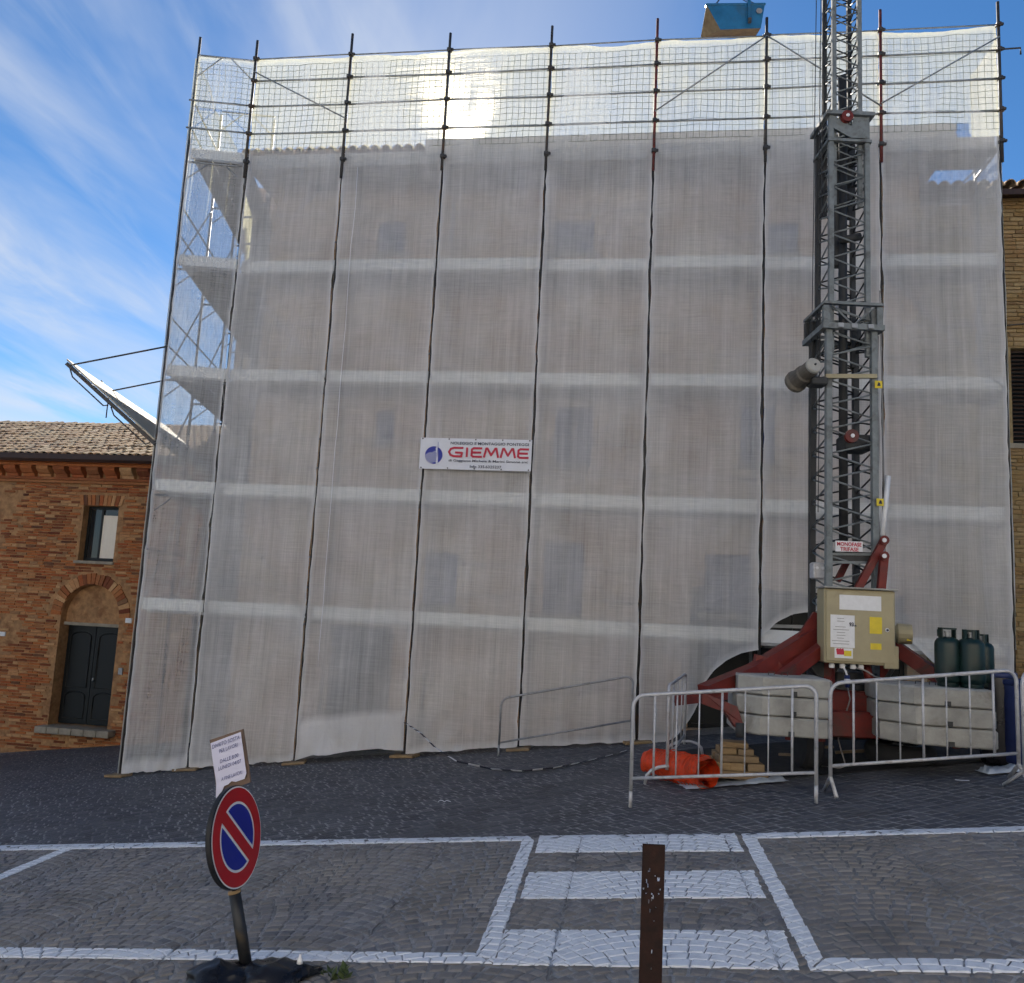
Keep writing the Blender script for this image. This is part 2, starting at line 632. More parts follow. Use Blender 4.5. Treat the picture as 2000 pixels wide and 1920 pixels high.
def tile_mat():
    t = NT('clay_roof_tile')
    r_ = t.rand()
    c = t.ramp(r_, [(0, (0.42, 0.25, 0.13)), (0.3, (0.52, 0.36, 0.2)), (0.6, (0.34, 0.2, 0.12)), (0.85, (0.56, 0.43, 0.27)), (1, (0.22, 0.15, 0.1))])
    n1 = t.noise(12, 6, 0.65)
    c = t.mix(t.rng(n1, 0.45, 0.7, 0, 0.7), c, (0.3, 0.25, 0.17))
    t.bump(n1, 0.4, 0.01)
    return t.fin(c, 0.9)


M['tile'] = tile_mat()


def wall_mat():                              # the wrapped house: brick read only as a tone through the netting
    t = NT('veiled_brick_wall')
    co = t.new('ShaderNodeUVMap').outputs[0]
    b = t.new('ShaderNodeTexBrick')
    b.inputs['Color1'].default_value = (0.5, 0.3, 0.17, 1)
    b.inputs['Color2'].default_value = (0.36, 0.2, 0.12, 1)
    b.inputs['Mortar'].default_value = (0.4, 0.32, 0.22, 1)
    b.inputs['Scale'].default_value = 1.0
    b.inputs['Brick Width'].default_value = 0.28
    b.inputs['Row Height'].default_value = 0.07
    b.inputs['Mortar Size'].default_value = 0.008
    t.l.new(co, b.inputs['Vector'])
    n1 = t.noise(0.7, 6, 0.6, vec=co)
    c = t.mix(t.rng(n1, 0.4, 0.65, 0, 0.75), b.outputs['Color'], (0.6, 0.5, 0.38))
    return t.fin(c, 0.9)


M['wall'] = wall_mat()


def glass_mat():
    t = NT('window_glass')
    t.bsdf.inputs['Base Color'].default_value = (0.02, 0.022, 0.025, 1)
    t.bsdf.inputs['Roughness'].default_value = 0.06
    t.bsdf.inputs['Specular IOR Level'].default_value = 0.7
    return t.mat


M['glass'] = glass_mat()


def corten_mat():
    t = NT('corten_rust')
    n1 = t.noise(16, 7, 0.7)
    n2 = t.noise(90, 4, 0.6)
    c = t.ramp(n1, [(0.3, (0.012, 0.006, 0.005)), (0.55, (0.026, 0.01, 0.007)), (0.8, (0.05, 0.02, 0.011))])
    t.bump(n2, 0.5, 0.003)
    return t.fin(c, 0.85, 0.1)


M['corten'] = corten_mat()


def net_mat(name, trans, tint, glow):
    t = NT(name)
    t.n.remove(t.bsdf)
    uv = t.new('ShaderNodeUVMap').outputs[0]
    th = t.noise(1.0, 3, 0.7, vec=uv, mscale=(60.0, 0.6, 1.0))
    th2 = t.noise(1.0, 4, 0.6, vec=uv, mscale=(9.0, 0.25, 1.0))
    we = t.noise(1.0, 3, 0.6, vec=uv, mscale=(2.0, 75.0, 1.0))
    hem = t.new('ShaderNodeAttribute', attribute_name='hem').outputs['Fac']
    s = t.math('ADD', t.math('MULTIPLY', t.math('SUBTRACT', th, 0.5), 0.34), t.math('MULTIPLY', t.math('SUBTRACT', th2, 0.5), 0.36))
    blotch = t.noise(1.0, 5, 0.6, vec=uv, mscale=(1.3, 0.8, 1.0), dist=0.6)
    s = t.math('ADD', s, t.math('MULTIPLY', t.math('SUBTRACT', blotch, 0.5), 0.35))
    s = t.math('ADD', s, t.math('MULTIPLY', t.math('SUBTRACT', we, 0.5), 0.3))
    tr = t.math('ADD', s, trans)
    tr = t.math('MULTIPLY', tr, t.math('SUBTRACT', 1.0, hem), True)
    tr = t.math('MAXIMUM', tr, 0.02)
    stain = t.noise(0.8, 6, 0.6)
    colr = t.ramp(stain, [(0.3, tuple(x * 0.86 for x in tint)), (0.7, tint)])
    df = t.new('ShaderNodeBsdfDiffuse')
    tl = t.new('ShaderNodeBsdfTranslucent')
    t.l.new(colr, df.inputs['Color'])
    tl.inputs['Color'].default_value = (0.94, 0.91, 0.58, 1)
    bp = t.new('ShaderNodeBump')             # creases in the cloth
    bp.inputs['Strength'].default_value = 0.9
    bp.inputs['Distance'].default_value = 0.05
    cr = t.math('ADD', t.noise(1.0, 5, 0.62, vec=uv, mscale=(3.2, 0.9, 1.0), dist=1.2), t.math('MULTIPLY', t.noise(1.0, 4, 0.6, vec=uv, mscale=(1.2, 5.0, 1.0), dist=0.8), 0.5))
    t.l.new(cr, bp.inputs['Height'])
    t.l.new(bp.outputs[0], df.inputs['Normal'])
    m1 = t.new('ShaderNodeMixShader')
    m1.inputs[0].default_value = 0.215
    t.l.new(df.outputs[0], m1.inputs[1])
    t.l.new(tl.outputs[0], m1.inputs[2])
    rf = t.new('ShaderNodeBsdfRefraction')   # light scattered on through the weave
    rf.inputs['IOR'].default_value = 1.013
    rf.inputs['Roughness'].default_value = 1.0
    rf.inputs['Color'].default_value = (1, 0.93, 0.75, 1)
    rf2 = t.new('ShaderNodeBsdfRefraction')  # the weft scatters the sun into an upright streak
    rf2.inputs['IOR'].default_value = 1.06
    rf2.inputs['Roughness'].default_value = 0.3
    rf2.inputs['Color'].default_value = (1, 0.88, 0.6, 1)
    bp2 = t.new('ShaderNodeBump')
    bp2.inputs['Strength'].default_value = 1.0
    bp2.inputs['Distance'].default_value = 0.004
    t.l.new(t.noise(1.0, 1, 0.5, vec=uv, mscale=(0.3, 260.0, 1.0)), bp2.inputs['Height'])
    t.l.new(bp2.outputs[0], rf2.inputs['Normal'])
    mr_ = t.new('ShaderNodeMixShader')
    mr_.inputs[0].default_value = 0.55
    t.l.new(rf.outputs[0], mr_.inputs[1])
    t.l.new(rf2.outputs[0], mr_.inputs[2])
    m2 = t.new('ShaderNodeMixShader')
    m2.inputs[0].default_value = glow
    t.l.new(m1.outputs[0], m2.inputs[1])
    t.l.new(mr_.outputs[0], m2.inputs[2])
    tp = t.new('ShaderNodeBsdfTransparent')
    m3 = t.new('ShaderNodeMixShader')
    t.l.new(tr, m3.inputs[0])
    t.l.new(m2.outputs[0], m3.inputs[1])
    t.l.new(tp.outputs[0], m3.inputs[2])
    t.l.new(m3.outputs[0], t.out.inputs['Surface'])
    return t.mat


M['net'] = net_mat('white_debris_net', 0.46, (0.875, 0.865, 0.88), 0.0019)
M['endnet'] = net_mat('worn_debris_net', 0.62, (0.88, 0.88, 0.905), 0.002)
M['thinnet'] = net_mat('thin_debris_net', 0.62, (0.86, 0.86, 0.87), 0.004)
M['cord'] = plain('net_cord', (0.24, 0.26, 0.2), 0.8, 0.0, 0.1, 10)

# ------------------------------------------------------------------ ground
UP = Vector((0, 0, 1))


def grid_sheet(name, xs, ys, dz, mat, kind='structure'):
    vs = [(x, y, gz(x, y) + dz) for y in ys for x in xs]
    n = len(xs)
    fs = [(j * n + i, j * n + i + 1, (j + 1) * n + i + 1, (j + 1) * n + i) for j in range(len(ys) - 1) for i in range(n - 1)]
    o = MB().add(vs, fs).build(name, mat, None, True)
    o['kind'] = kind
    return o


def span(a, b, n):
    return [a + (b - a) * i / n for i in range(n + 1)]


ground = grid_sheet('ground', [-900, -300, -100, -60] + span(-40, 40, 60) + [60, 100, 300, 900], [-600, -200, -60] + span(-30, 50, 60) + [80, 200, 500, 1500], -0.06, M['ground'])
street = grid_sheet('cobbled_street', span(-14, 12, 40), span(1.0, 21.5, 36), -0.0105, M['joint'])
tag(street, 'cobbled street of grey stone setts sloping up to the right')

# ---- setts laid in plan coordinates (s along the street, q across it)


def sq(s, q):
    p = FU * s + FW_ * q
    return p.x, p.y


def project(x, y, z):
    v = Vector((x, y, z - H))
    d = v.dot(fw)
    if d < 0.2:
        return None
    return 1000 + FPX * v.dot(rt) / d, 960 - FPX * v.dot(upv) / d, d


def wanted(x, y):
    pr = project(x, y, gz(x, y))
    if pr is None or pr[0] < -480 or pr[0] > 2680 or pr[1] > 2120:
        return None
    s = x * FU.x + y * FU.y
    q = x * FW_.x + y * FW_.y
    t = s - DF * FU.y
    if q > DF * FW_.y + (0.6 if t > -6.3 else 6.6):
        return None
    return pr[1]


def poly_area(p):
    return 0.5 * sum(p[i][0] * p[(i + 1) % len(p)][1] - p[(i + 1) % len(p)][0] * p[i][1] for i in range(len(p)))


def far_q(s):                                # the far parking line separates the two pavings
    return FARQ0 + FARQ1 * s


pa, pb = gp(0, 1655), gp(2000, 1620)
sa, qa = pa.x * FU.x + pa.y * FU.y, pa.x * FW_.x + pa.y * FW_.y
sb, qb = pb.x * FU.x + pb.y * FU.y, pb.x * FW_.x + pb.y * FW_.y
FARQ1 = (qb - qa) / (sb - sa)
FARQ0 = qa - FARQ1 * sa

setts = []                                   # (xy corners, kind, pixel row)
rnd = random.Random(11)
WC, PITCHD = 1.18, 0.098
RA = WC / 2 / math.sin(R(46))
for ci in range(-11, 12):
    s0 = ci * WC + 0.2
    for rj in range(-10, 125):
        q0 = 2.0 + rj * PITCHD + (0.03 if ci % 2 else 0)
        if q0 < 2.2 or q0 > 10.5:
            continue
        a = -R(46) - rnd.random() * 0.1
        while a < R(46):
            da = (0.098 + rnd.uniform(-0.016, 0.02)) / RA
            b = a + da
            pts = []
            for an, row in ((a, 0), (b, 0), (b, 1), (a, 1)):
                if row == 0:
                    s_, q_ = RA * math.sin(an), RA * math.cos(an)
                else:
                    sn = max(-0.99, min(0.99, math.sin(an) * (1 + PITCHD * math.cos(an) / RA)))
                    s_, q_ = RA * sn, RA * math.sqrt(1 - sn * sn) + PITCHD
                s_ = max(-WC / 2, min(WC / 2, s_))
                pts.append((s0 + s_, q0 + q_ - RA))
            a = b
            cx = sum(p[0] for p in pts) / 4
            cy = sum(p[1] for p in pts) / 4
            if cy > far_q(cx):
                continue
            if abs(poly_area(pts)) < 0.0013:
                continue
            pts = [sq(*p) for p in pts]
            w_ = wanted(sum(p[0] for p in pts) / 4, sum(p[1] for p in pts) / 4)
            if w_ is not None:
                setts.append((pts, 0, w_))
ca, sa_ = math.cos(R(31)), math.sin(R(31))
for rj in range(-190, 240):
    x = -22 + rnd.random() * 0.2
    while x < 22:
        ln = rnd.uniform(0.12, 0.2)
        pts = [(x, rj * 0.112), (x + ln, rj * 0.112), (x + ln, rj * 0.112 + 0.112), (x, rj * 0.112 + 0.112)]
        x += ln
        pts = [(p[0] * ca - p[1] * sa_, p[0] * sa_ + p[1] * ca + 7) for p in pts]
        cx = sum(p[0] for p in pts) / 4
        cy = sum(p[1] for p in pts) / 4
        if cy <= far_q(cx) or cy > 21 or abs(cx) > 14:
            continue
        pts = [sq(*p) for p in pts]
        w_ = wanted(sum(p[0] for p in pts) / 4, sum(p[1] for p in pts) / 4)
        if w_ is not None:
            setts.append((pts, 1, w_))


def inset(p, k):
    cx = sum(q[0] for q in p) / len(p)
    cy = sum(q[1] for q in p) / len(p)
    out = []
    for x, y in p:
        dx, dy = x - cx, y - cy
        l_ = math.hypot(dx, dy) or 1
        out.append((x - dx / l_ * k, y - dy / l_ * k))
    return out


def sett_geo(mb, pts, kind, ox=0.0, oy=0.0, oz=0.0, rg=random):
    j = (0.0095 if kind == 0 else 0.0085) + rg.uniform(0, 0.004)
    p0 = inset([(x + rg.uniform(-0.005, 0.005), y + rg.uniform(-0.005, 0.005)) for x, y in pts], j)
    p1 = inset(p0, 0.007)
    p2 = inset(p0, 0.02)
    dz = rg.uniform(-0.003, 0.003) - 0.004 if kind == 0 else rg.uniform(-0.0015, 0.0015) - 0.0085
    tl_ = 0.035 if kind == 0 else 0.012
    tx, ty = rg.uniform(-tl_, tl_), rg.uniform(-tl_, tl_)
    cx = sum(q[0] for q in pts) / 4
    cy = sum(q[1] for q in pts) / 4
    vs = []
    for p, z in ((p0, -0.025), (p0, -0.006 if kind == 0 else -0.002), (p1, -0.0015 if kind == 0 else 0.0), (p2, 0.0015)):
        for x, y in p:
            vs.append((x - ox, y - oy, gz(x, y) + z + (dz + (x - cx) * tx + (y - cy) * ty if z > -0.02 else 0) - oz))
    fs = [(12, 13, 14, 15)]
    for k in range(3):
        for i in range(4):
            fs.append((k * 4 + i, k * 4 + (i + 1) % 4, k * 4 + 4 + (i + 1) % 4, k * 4 + 4 + i))
    mb.add(vs, fs)


def ccw(p):
    return p if poly_area(p) > 0 else p[::-1]


setts = [(ccw(p), k, w_) for p, k, w_ in setts]


def in_frame(p):
    cx = sum(q[0] for q in p) / 4
    cy = sum(q[1] for q in p) / 4
    pr = project(cx, cy, gz(cx, cy))
    return 0 < pr[0] < 2000 and pr[1] < 1915


order = sorted([i for i, s_ in enumerate(setts) if in_frame(s_[0])], key=lambda i: -setts[i][2])
single = set(order[:300])
stuff = [MB(), MB()]
rg = random.Random(5)
for i, (p, k, w_) in enumerate(setts):
    if i in single:
        cx = sum(q[0] for q in p) / 4
        cy = sum(q[1] for q in p) / 4
        cz = gz(cx, cy)
        mb = MB()
        sett_geo(mb, p, k, cx, cy, cz, rg)
        o = mb.build('sett', M['sett'], street)
        o.location = (cx, cy, cz)
    else:
        sett_geo(stuff[k], p, k, rg=rg)
for k, nm in ((0, 'arched_setts'), (1, 'road_setts')):
    o = stuff[k].build(nm, M['sett'] if k == 0 else M['sett2'], street)
    o['kind'] = 'stuff'


# ---- painted markings: the paint lies on the setts it crosses and thinly over their joints
def clip(poly, quad):
    out = poly
    n = len(quad)
    for i in range(n):
        a, b = quad[i], quad[(i + 1) % n]
        res = []
        for k in range(len(out)):
            p, q = out[k], out[(k + 1) % len(out)]
            sp = (b[0] - a[0]) * (p[1] - a[1]) - (b[1] - a[1]) * (p[0] - a[0])
            sq_ = (b[0] - a[0]) * (q[1] - a[1]) - (b[1] - a[1]) * (q[0] - a[0])
            if sp >= 0:
                res.append(p)
            if sp * sq_ < 0:
                f = sp / (sp - sq_)
                res.append((p[0] + (q[0] - p[0]) * f, p[1] + (q[1] - p[1]) * f))
        out = res
        if len(out) < 3:
            return []
    return out


def marking(name, corners, label):
    quad = [(gp(*c).x, gp(*c).y) for c in corners]
    quad = ccw(quad)
    mb = MB()
    rg2 = random.Random(len(label))
    xs, ys = [q[0] for q in quad], [q[1] for q in quad]
    # paint that ran into the joints
    n = len(mb.v)
    mb.add([(x, y, gz(x, y) - 0.0075) for x, y in quad], [tuple(range(len(quad)))], 1)
    for p, k, w_ in setts:
        if max(q[0] for q in p) < min(xs) or min(q[0] for q in p) > max(xs) or max(q[1] for q in p) < min(ys) or min(q[1] for q in p) > max(ys):
            continue
        jq = [(x + rg2.uniform(-0.007, 0.007), y + rg2.uniform(-0.007, 0.007)) for x, y in quad]
        c = clip(inset(p, 0.002 + rg2.uniform(0, 0.0045)), jq)
        if len(c) < 3 or abs(poly_area(c)) < 2e-4:
            continue
        m = len(c)
        c2 = inset(c, 0.009)
        z1, z2 = -0.0045 + rg2.uniform(0, 0.002), (0.0035 if k == 0 else -0.003) + rg2.uniform(0, 0.001)
        vs = [(x, y, gz(x, y) + z1) for x, y in c] + [(x, y, gz(x, y) + z2) for x, y in c2]
        mb.add(vs, [tuple(range(m, 2 * m))] + [(i, (i + 1) % m, m + (i + 1) % m, m + i) for i in range(m)])
    o = mb.build(name, [M['paint'], M['paintjoint']])
    tag(o, label, None, None, 'structure')
    return o


marking('parking_line', [(-700, 1663), (1030, 1632), (1044, 1641), (-700, 1674.5)], 'far white line of the left parking bay')
marking('parking_line', [(1020, 1641.5), (1043.6, 1641.5), (964, 1880), (929, 1861)], 'white line closing the left parking bay beside the crossing')
marking('parking_line', [(-700, 1842), (928, 1861.5), (962, 1881), (-700, 1860.5)], 'near white line of the left parking bay')
marking('parking_line', [(0 - 220, 1796), (118, 1659), (139, 1659), (-220, 1812)], 'short slanting white line at the left edge')
marking('crossing_stripe', [(1054, 1631), (1436, 1627), (1452, 1662), (1046, 1665)], 'farthest white stripe of the pedestrian crossing')
marking('crossing_stripe', [(1031, 1704), (1472, 1700), (1496, 1753), (1015, 1755)], 'middle white stripe of the pedestrian crossing behind the bollard')
marking('crossing_stripe', [(988, 1816), (1531, 1818), (1563, 1893), (964, 1883)], 'nearest and widest white stripe of the pedestrian crossing')
marking('parking_line', [(1446, 1628), (1478, 1637.3), (1609, 1870), (1582, 1894)], 'white line closing the right parking bay beside the crossing')
marking('parking_line', [(1448, 1627.5), (2700, 1594), (2700, 1605.3), (1480, 1637)], 'far white line of the right parking bay')
marking('parking_line', [(1610, 1871), (2700, 1879.5), (2700, 1907), (1584, 1895)], 'near white line of the right parking bay')


# ------------------------------------------------------------------ wrapped house behind the scaffold
T = {k: -6.9 + 1.8 * k for k in range(1, 9)}
zA, zB, zC, zT = 9.24 + H, 8.74 + H, 8.21 + H, 11.47
ZD = {k: 7.67 - 2.0 * (4 - k) for k in (1, 2, 3, 4, 5)}      # top of the toe boards of each lift
WD = 1.3                                                      # the house wall stands this far behind the front
tl, _ = fz(507, 700, WD)
tr, _ = fz(1795, 330, WD)
ZE = 9.84                                                     # eaves


def uv_wall(o, u_dir, org):
    me = o.data
    uvl = me.uv_layers.new(name='UVMap')
    for lp in me.loops:
        p = me.vertices[lp.vertex_index].co
        uvl.data[lp.index].uv = ((p - org).dot(u_dir), p.z)


house = thing('wrapped_house', F((tl + tr) / 2, WD, fgz(0.5, WD)), 'tall brick house dimly seen behind the white netting', 'house')
wins = []
for cxp, cyp, wpx, hpx in ((765, 462, 56, 60), (1120, 462, 84, 62), (1530, 465, 60, 62), (752, 835, 40, 64), (1120, 850, 80, 110), (1480, 850, 70, 110),
                           (1100, 1130, 84, 140), (1420, 1140, 90, 110), (860, 1130, 70, 100), (1800, 690, 40, 70), (1830, 460, 50, 70)):
    (t0, z0), (t1, z1) = fz(cxp - wpx / 2, cyp + hpx / 2, WD), fz(cxp + wpx / 2, cyp - hpx / 2, WD)
    if t1 < tr - 0.1:
        wins.append((t0, t1, z0, z1))
(t0, z0), (t1, z1) = fz(633, 1400, WD), fz(770, 1225, WD)
wins.append((t0, t1, z0 - 0.5, z1))
(t0, z0), (t1, z1) = fz(1345, 1300, WD), fz(1770, 1165, WD)
wins.append((t0, t1, fgz(t0, WD) + 0.02, z1))                 # added black doorway standing in for the deep shade behind the crane
RUv = Vector((math.cos(R(5)), math.sin(R(5)), 0))
# wall with true openings: cells between all the window edges
ts = sorted(set([tl, tr] + [w[0] for w in wins] + [w[1] for w in wins]))
zs = sorted(set([-1.6, ZE] + [w[2] for w in wins] + [w[3] for w in wins]))
mb = MB()
for i in range(len(ts) - 1):
    for j in range(len(zs) - 1):
        ct, cz = (ts[i] + ts[i + 1]) / 2, (zs[j] + zs[j + 1]) / 2
        if any(a < ct < b and c < cz < d for a, b, c, d in wins):
            continue
        mb.add([F(ts[i], WD, zs[j]), F(ts[i + 1], WD, zs[j]), F(ts[i + 1], WD, zs[j + 1]), F(ts[i], WD, zs[j + 1])], [(0, 1, 2, 3)])
for a, b, c, d in wins:
    for q0, q1 in (((a, c), (b, c)), ((b, c), (b, d)), ((b, d), (a, d)), ((a, d), (a, c))):
        mb.add([F(q0[0], WD, q0[1]), F(q1[0], WD, q1[1]), F(q1[0], WD + 0.25, q1[1]), F(q0[0], WD + 0.25, q0[1])], [(0, 1, 2, 3)])
lb = F(tl, WD, 0) + Vector((-math.sin(R(5)), math.cos(R(5)), 0)) * 9     # the left side runs with the side scaffold
mb.add([F(tl, WD, -1.6), Vector((lb.x, lb.y, -1.6)), Vector((lb.x, lb.y, ZE)), F(tl, WD, ZE), F(tr, WD, -1.6), F(tr, WD + 9, -1.6), F(tr, WD + 9, ZE), F(tr, WD, ZE)], [(0, 1, 2, 3), (4, 7, 6, 5), (1, 5, 6, 2)])
wg = lb - RUv * 2.25  # tall wing added out of view to block sun along the side scaffold
wq = [Vector((lb.x, lb.y - 1.3, 0)), Vector((wg.x, wg.y - 1.3, 0)), Vector((wg.x, wg.y + 2.2, 0)), Vector((lb.x, lb.y + 2.2, 0))]
mb.add([q + UP * -1.8 for q in wq] + [q + UP * 13.4 for q in wq], [(0, 1, 5, 4), (1, 2, 6, 5), (2, 3, 7, 6), (4, 5, 6, 7)])
o = mb.build('wall', M['wall'], house)
uv_wall(o, FU, Vector((0, 0, 0)))
for n_, (a, b, c, d) in enumerate(wins):
    last = n_ >= len(wins) - 2
    w_ = MB()
    for t0, t1, z0, z1 in ((a, a + 0.07, c, d), (b - 0.07, b, c, d), (a + 0.07, b - 0.07, d - 0.07, d), (a + 0.07, b - 0.07, c, c + 0.07), ((a + b) / 2 - 0.03, (a + b) / 2 + 0.03, c + 0.07, d - 0.07)):
        w_.prism([F(t0, WD + 0.15, z0), F(t1, WD + 0.15, z0), F(t1, WD + 0.15, z1), F(t0, WD + 0.15, z1)], FW_ * 0.05)
    wo = w_.build('door' if last else 'window', M['doorwood'] if last else M['gutter'], house)
    if not last:                             # louvred shutters standing nearly closed
        wd_ = (b - a) * 0.42
        for x0 in (a + 0.01, b - 0.01 - wd_):
            MB().prism([F(x0, WD + 0.03, c + 0.02), F(x0 + wd_, WD + 0.03, c + 0.02), F(x0 + wd_, WD + 0.03, d - 0.02), F(x0, WD + 0.03, d - 0.02)], FW_ * 0.04).build('shutter', M['barrel'], wo)
        MB().prism([F(a - 0.1, WD - 0.06, c - 0.1), F(b + 0.1, WD - 0.06, c - 0.1), F(b + 0.1, WD - 0.06, c - 0.01), F(a - 0.1, WD - 0.06, c - 0.01)], FW_ * 0.15).build('sill', M['stone'], wo)
    g_ = MB().add([F(a, WD + 0.19, c), F(b, WD + 0.19, c), F(b, WD + 0.19, d), F(a, WD + 0.19, d)], [(0, 1, 2, 3)])
    g_.build('door_panel' if last else 'pane', M['doorwood'] if last else M['glass'], wo)  # the final black panel darkens the opening behind the crane

# roof: slab, gutter and the row of clay tiles along the eaves
EV = 0.42                                                     # eaves overhang reaches here
mb = MB()
ridge_z = ZE + (6.2 - EV) * 0.30
mb.prism([F(tl - 0.25, EV, ZE - 0.02), F(tl - 0.25, 6.2, ridge_z), F(tl - 0.25, 12, ZE - 0.02), F(tl - 0.25, 12, ZE - 0.16), F(tl - 0.25, EV, ZE - 0.16)], FU * (tr - tl + 0.5))
roof = mb.build('roof', M['tile'], house)
mb = MB()
for k in range(13):
    an0 = math.pi * k / 12
    mb.v.append(F(tl - 0.27, EV - 0.08 - 0.065 * math.cos(an0), ZE - 0.06 - 0.09 * math.sin(an0)))
for k in range(13):
    an0 = math.pi * k / 12
    mb.v.append(F(tr + 0.27, EV - 0.08 - 0.065 * math.cos(an0), ZE - 0.06 - 0.09 * math.sin(an0)))
mb.f = [(k, k + 1, 14 + k, 13 + k) for k in range(12)]
mb.m = [0] * 12
mb.build('gutter', M['gutter'], house, True)


ef = MB()
ef.prism([F(T[3] - 0.4, EV - 0.17, ZE - 0.14), F(tr + 0.25, EV - 0.17, ZE - 0.14), F(tr + 0.25, EV - 0.17, ZE + 0.115), F(T[3] - 0.4, EV - 0.17, ZE + 0.115)], FW_ * 0.03)
ef.build('eaves_board', M['deck'], house)


def coppo(L=0.45, r0=0.1, r1=0.08, th=0.014, n=7):
    """barrel roof tile lying along +y, mouth (wide end) at y=0"""
    mb = MB()
    vs = []
    for y, r_ in ((0, r0), (L, r1)):
        for rr in (r_, r_ - th):
            for k in range(n + 1):
                a = math.pi * k / n
                vs.append((-rr * math.cos(a), y, rr * math.sin(a) * 1.05))
    m = n + 1
    fs = []
    for k in range(n):
        fs.append((k + 1, k, 2 * m + k, 2 * m + k + 1))
        fs.append((m + k, m + k + 1, 3 * m + k + 1, 3 * m + k))
        fs.append((k, k + 1, m + k + 1, m + k))
        fs.append((2 * m + k + 1, 2 * m + k, 3 * m + k, 3 * m + k + 1))
    mb.add(vs, fs)
    me = bpy.data.meshes.new('roof_tile')
    me.from_pydata(mb.v, [], mb.f)
    me.materials.append(M['tile'])
    me.update()
    return me


TILE = coppo()


def put_tile(pos, u, slope_dir, parent, jit=0.008, scale=1.0):
    o = bpy.data.objects.new('roof_tile', TILE)
    link(o, parent)
    y = slope_dir.normalized()
    x = (u - y * u.dot(y)).normalized()
    z = x.cross(y)
    m = frame(x, y, z).to_4x4()
    rj = Matrix.Rotation(random.uniform(-0.05, 0.05), 4, 'Z') @ Matrix.Rotation(random.uniform(-0.03, 0.03), 4, 'X')
    o.matrix_local = Matrix.Translation(Vector(pos) + Vector((random.uniform(-jit, jit), random.uniform(-jit, jit), random.uniform(0, jit)))) @ m @ rj @ Matrix.Diagonal((scale, scale, scale, 1))
    return o


sl = (FW_ + UP * 0.30)
nt = int((tr - tl + 0.4) / 0.205)
for k in range(nt):
    put_tile(F(tl - 0.15 + k * 0.205, EV - 0.1, ZE - 0.03), FU, sl, roof)
    put_tile(F(tl - 0.15 + k * 0.205, EV + 0.28, ZE + 0.09), FU, sl, roof)

# ------------------------------------------------------------------ neighbouring house on the right
nb = thing('ochre_house', F(tr + 3, WD + 0.25, fgz(tr + 3, WD)), 'ochre brick house with dark tiled eaves at the right edge', 'house')
NW = WD + 0.25
ze2 = fz(1990, 385, NW)[1]
(wt0, wz0), (wt1, wz1) = fz(1979, 866, NW), fz(2070, 680, NW)
n0, n1 = tr + 0.05, tr + 7.0
mb = MB()
for a, b, c, d in ((n0, wt0, -1.5, ze2), (wt1, n1, -1.5, ze2), (wt0, wt1, -1.5, wz0), (wt0, wt1, wz1, ze2)):
    mb.prism([F(a, NW, c), F(b, NW, c), F(b, NW, d), F(a, NW, d)], FW_ * 0.35)
mb.prism([F(n1 - 0.35, NW + 0.352, -1.5), F(n1, NW + 0.352, -1.5), F(n1, NW + 0.352, ze2), F(n1 - 0.35, NW + 0.352, ze2)], FW_ * 7)
nwall = mb.build('wall', M['ochremortar'], nb)
bs = random.Random(3)
zq = fz(1975, 1330, NW)[1]
nbr = 0
nstuff = MB()
while zq < ze2 - 0.1:
    tq = fz(1935, 800, NW)[0] - bs.random() * 0.3
    hq = bs.uniform(0.06, 0.085)
    while tq < n0 + 3.2:
        lq = bs.uniform(0.2, 0.34)
        if not (tq + lq > wt0 - 0.02 and tq < wt1 + 0.02 and zq + hq > wz0 - 0.02 and zq < wz1 + 0.02) and bs.random() > 0.06:
            c = F(tq + lq / 2, NW - 0.004, zq + hq / 2)
            if nbr < 260 and tq < 8.55 and tq > 7.4:
                mm = MB()
                mm.bbox((0, 0, 0), (lq - 0.014, 0.05, hq - 0.014), 0.006, rotz(TH))
                ob = mm.build('brick', M['ochre'], nwall)
                ob.location = c
                nbr += 1
            else:
                nstuff.bbox(c, (lq - 0.014, 0.05, hq - 0.014), 0.006, rotz(TH))
        tq += lq
    zq += hq
ob = nstuff.build('bricks', M['ochre'], nwall)
ob['kind'] = 'stuff'
mb = MB()
mb.prism([F(n0 - 0.02, NW - 0.35, ze2 - 0.02), F(n0 - 0.02, NW + 5, ze2 + 1.6), F(n0 - 0.02, NW + 5, ze2 + 1.5), F(n0 - 0.02, NW - 0.35, ze2 - 0.12)], FU * (n1 - n0))
nroof = mb.build('roof', M['gutter'], nb)
for k in range(30):
    put_tile(F(n0 + 0.1 + k * 0.21, NW - 0.42, ze2), FU, FW_ + UP * 0.3, nroof)
    put_tile(F(n0 + 0.1 + k * 0.21, NW - 0.04, ze2 + 0.11), FU, FW_ + UP * 0.3, nroof)
wn_ = MB()
wn_.prism([F(wt0, NW + 0.16, wz0), F(wt1, NW + 0.16, wz0), F(wt1, NW + 0.16, wz1), F(wt0, NW + 0.16, wz1)], FW_ * 0.05)
wo = wn_.build('window', M['gutter'], nb)
sh = MB()
for k in range(int((wz1 - wz0) / 0.07)):
    z = wz0 + 0.05 + k * 0.07
    sh.bar(F(wt0 + 0.05, NW + 0.12, z), F((wt0 + wt1) / 2 - 0.03, NW + 0.12, z), 0.05, 0.012, (0.2, -0.7, 0.7))
sh.build('shutter', M['doorwood'], wo)
MB().prism([F(wt0 - 0.08, NW - 0.06, wz0 - 0.09), F(wt1 + 0.08, NW - 0.06, wz0 - 0.09), F(wt1 + 0.08, NW - 0.06, wz0 - 0.005), F(wt0 - 0.08, NW - 0.06, wz0 - 0.005)], FW_ * 0.2).build('sill', M['stone'], nb)
cb = MB()
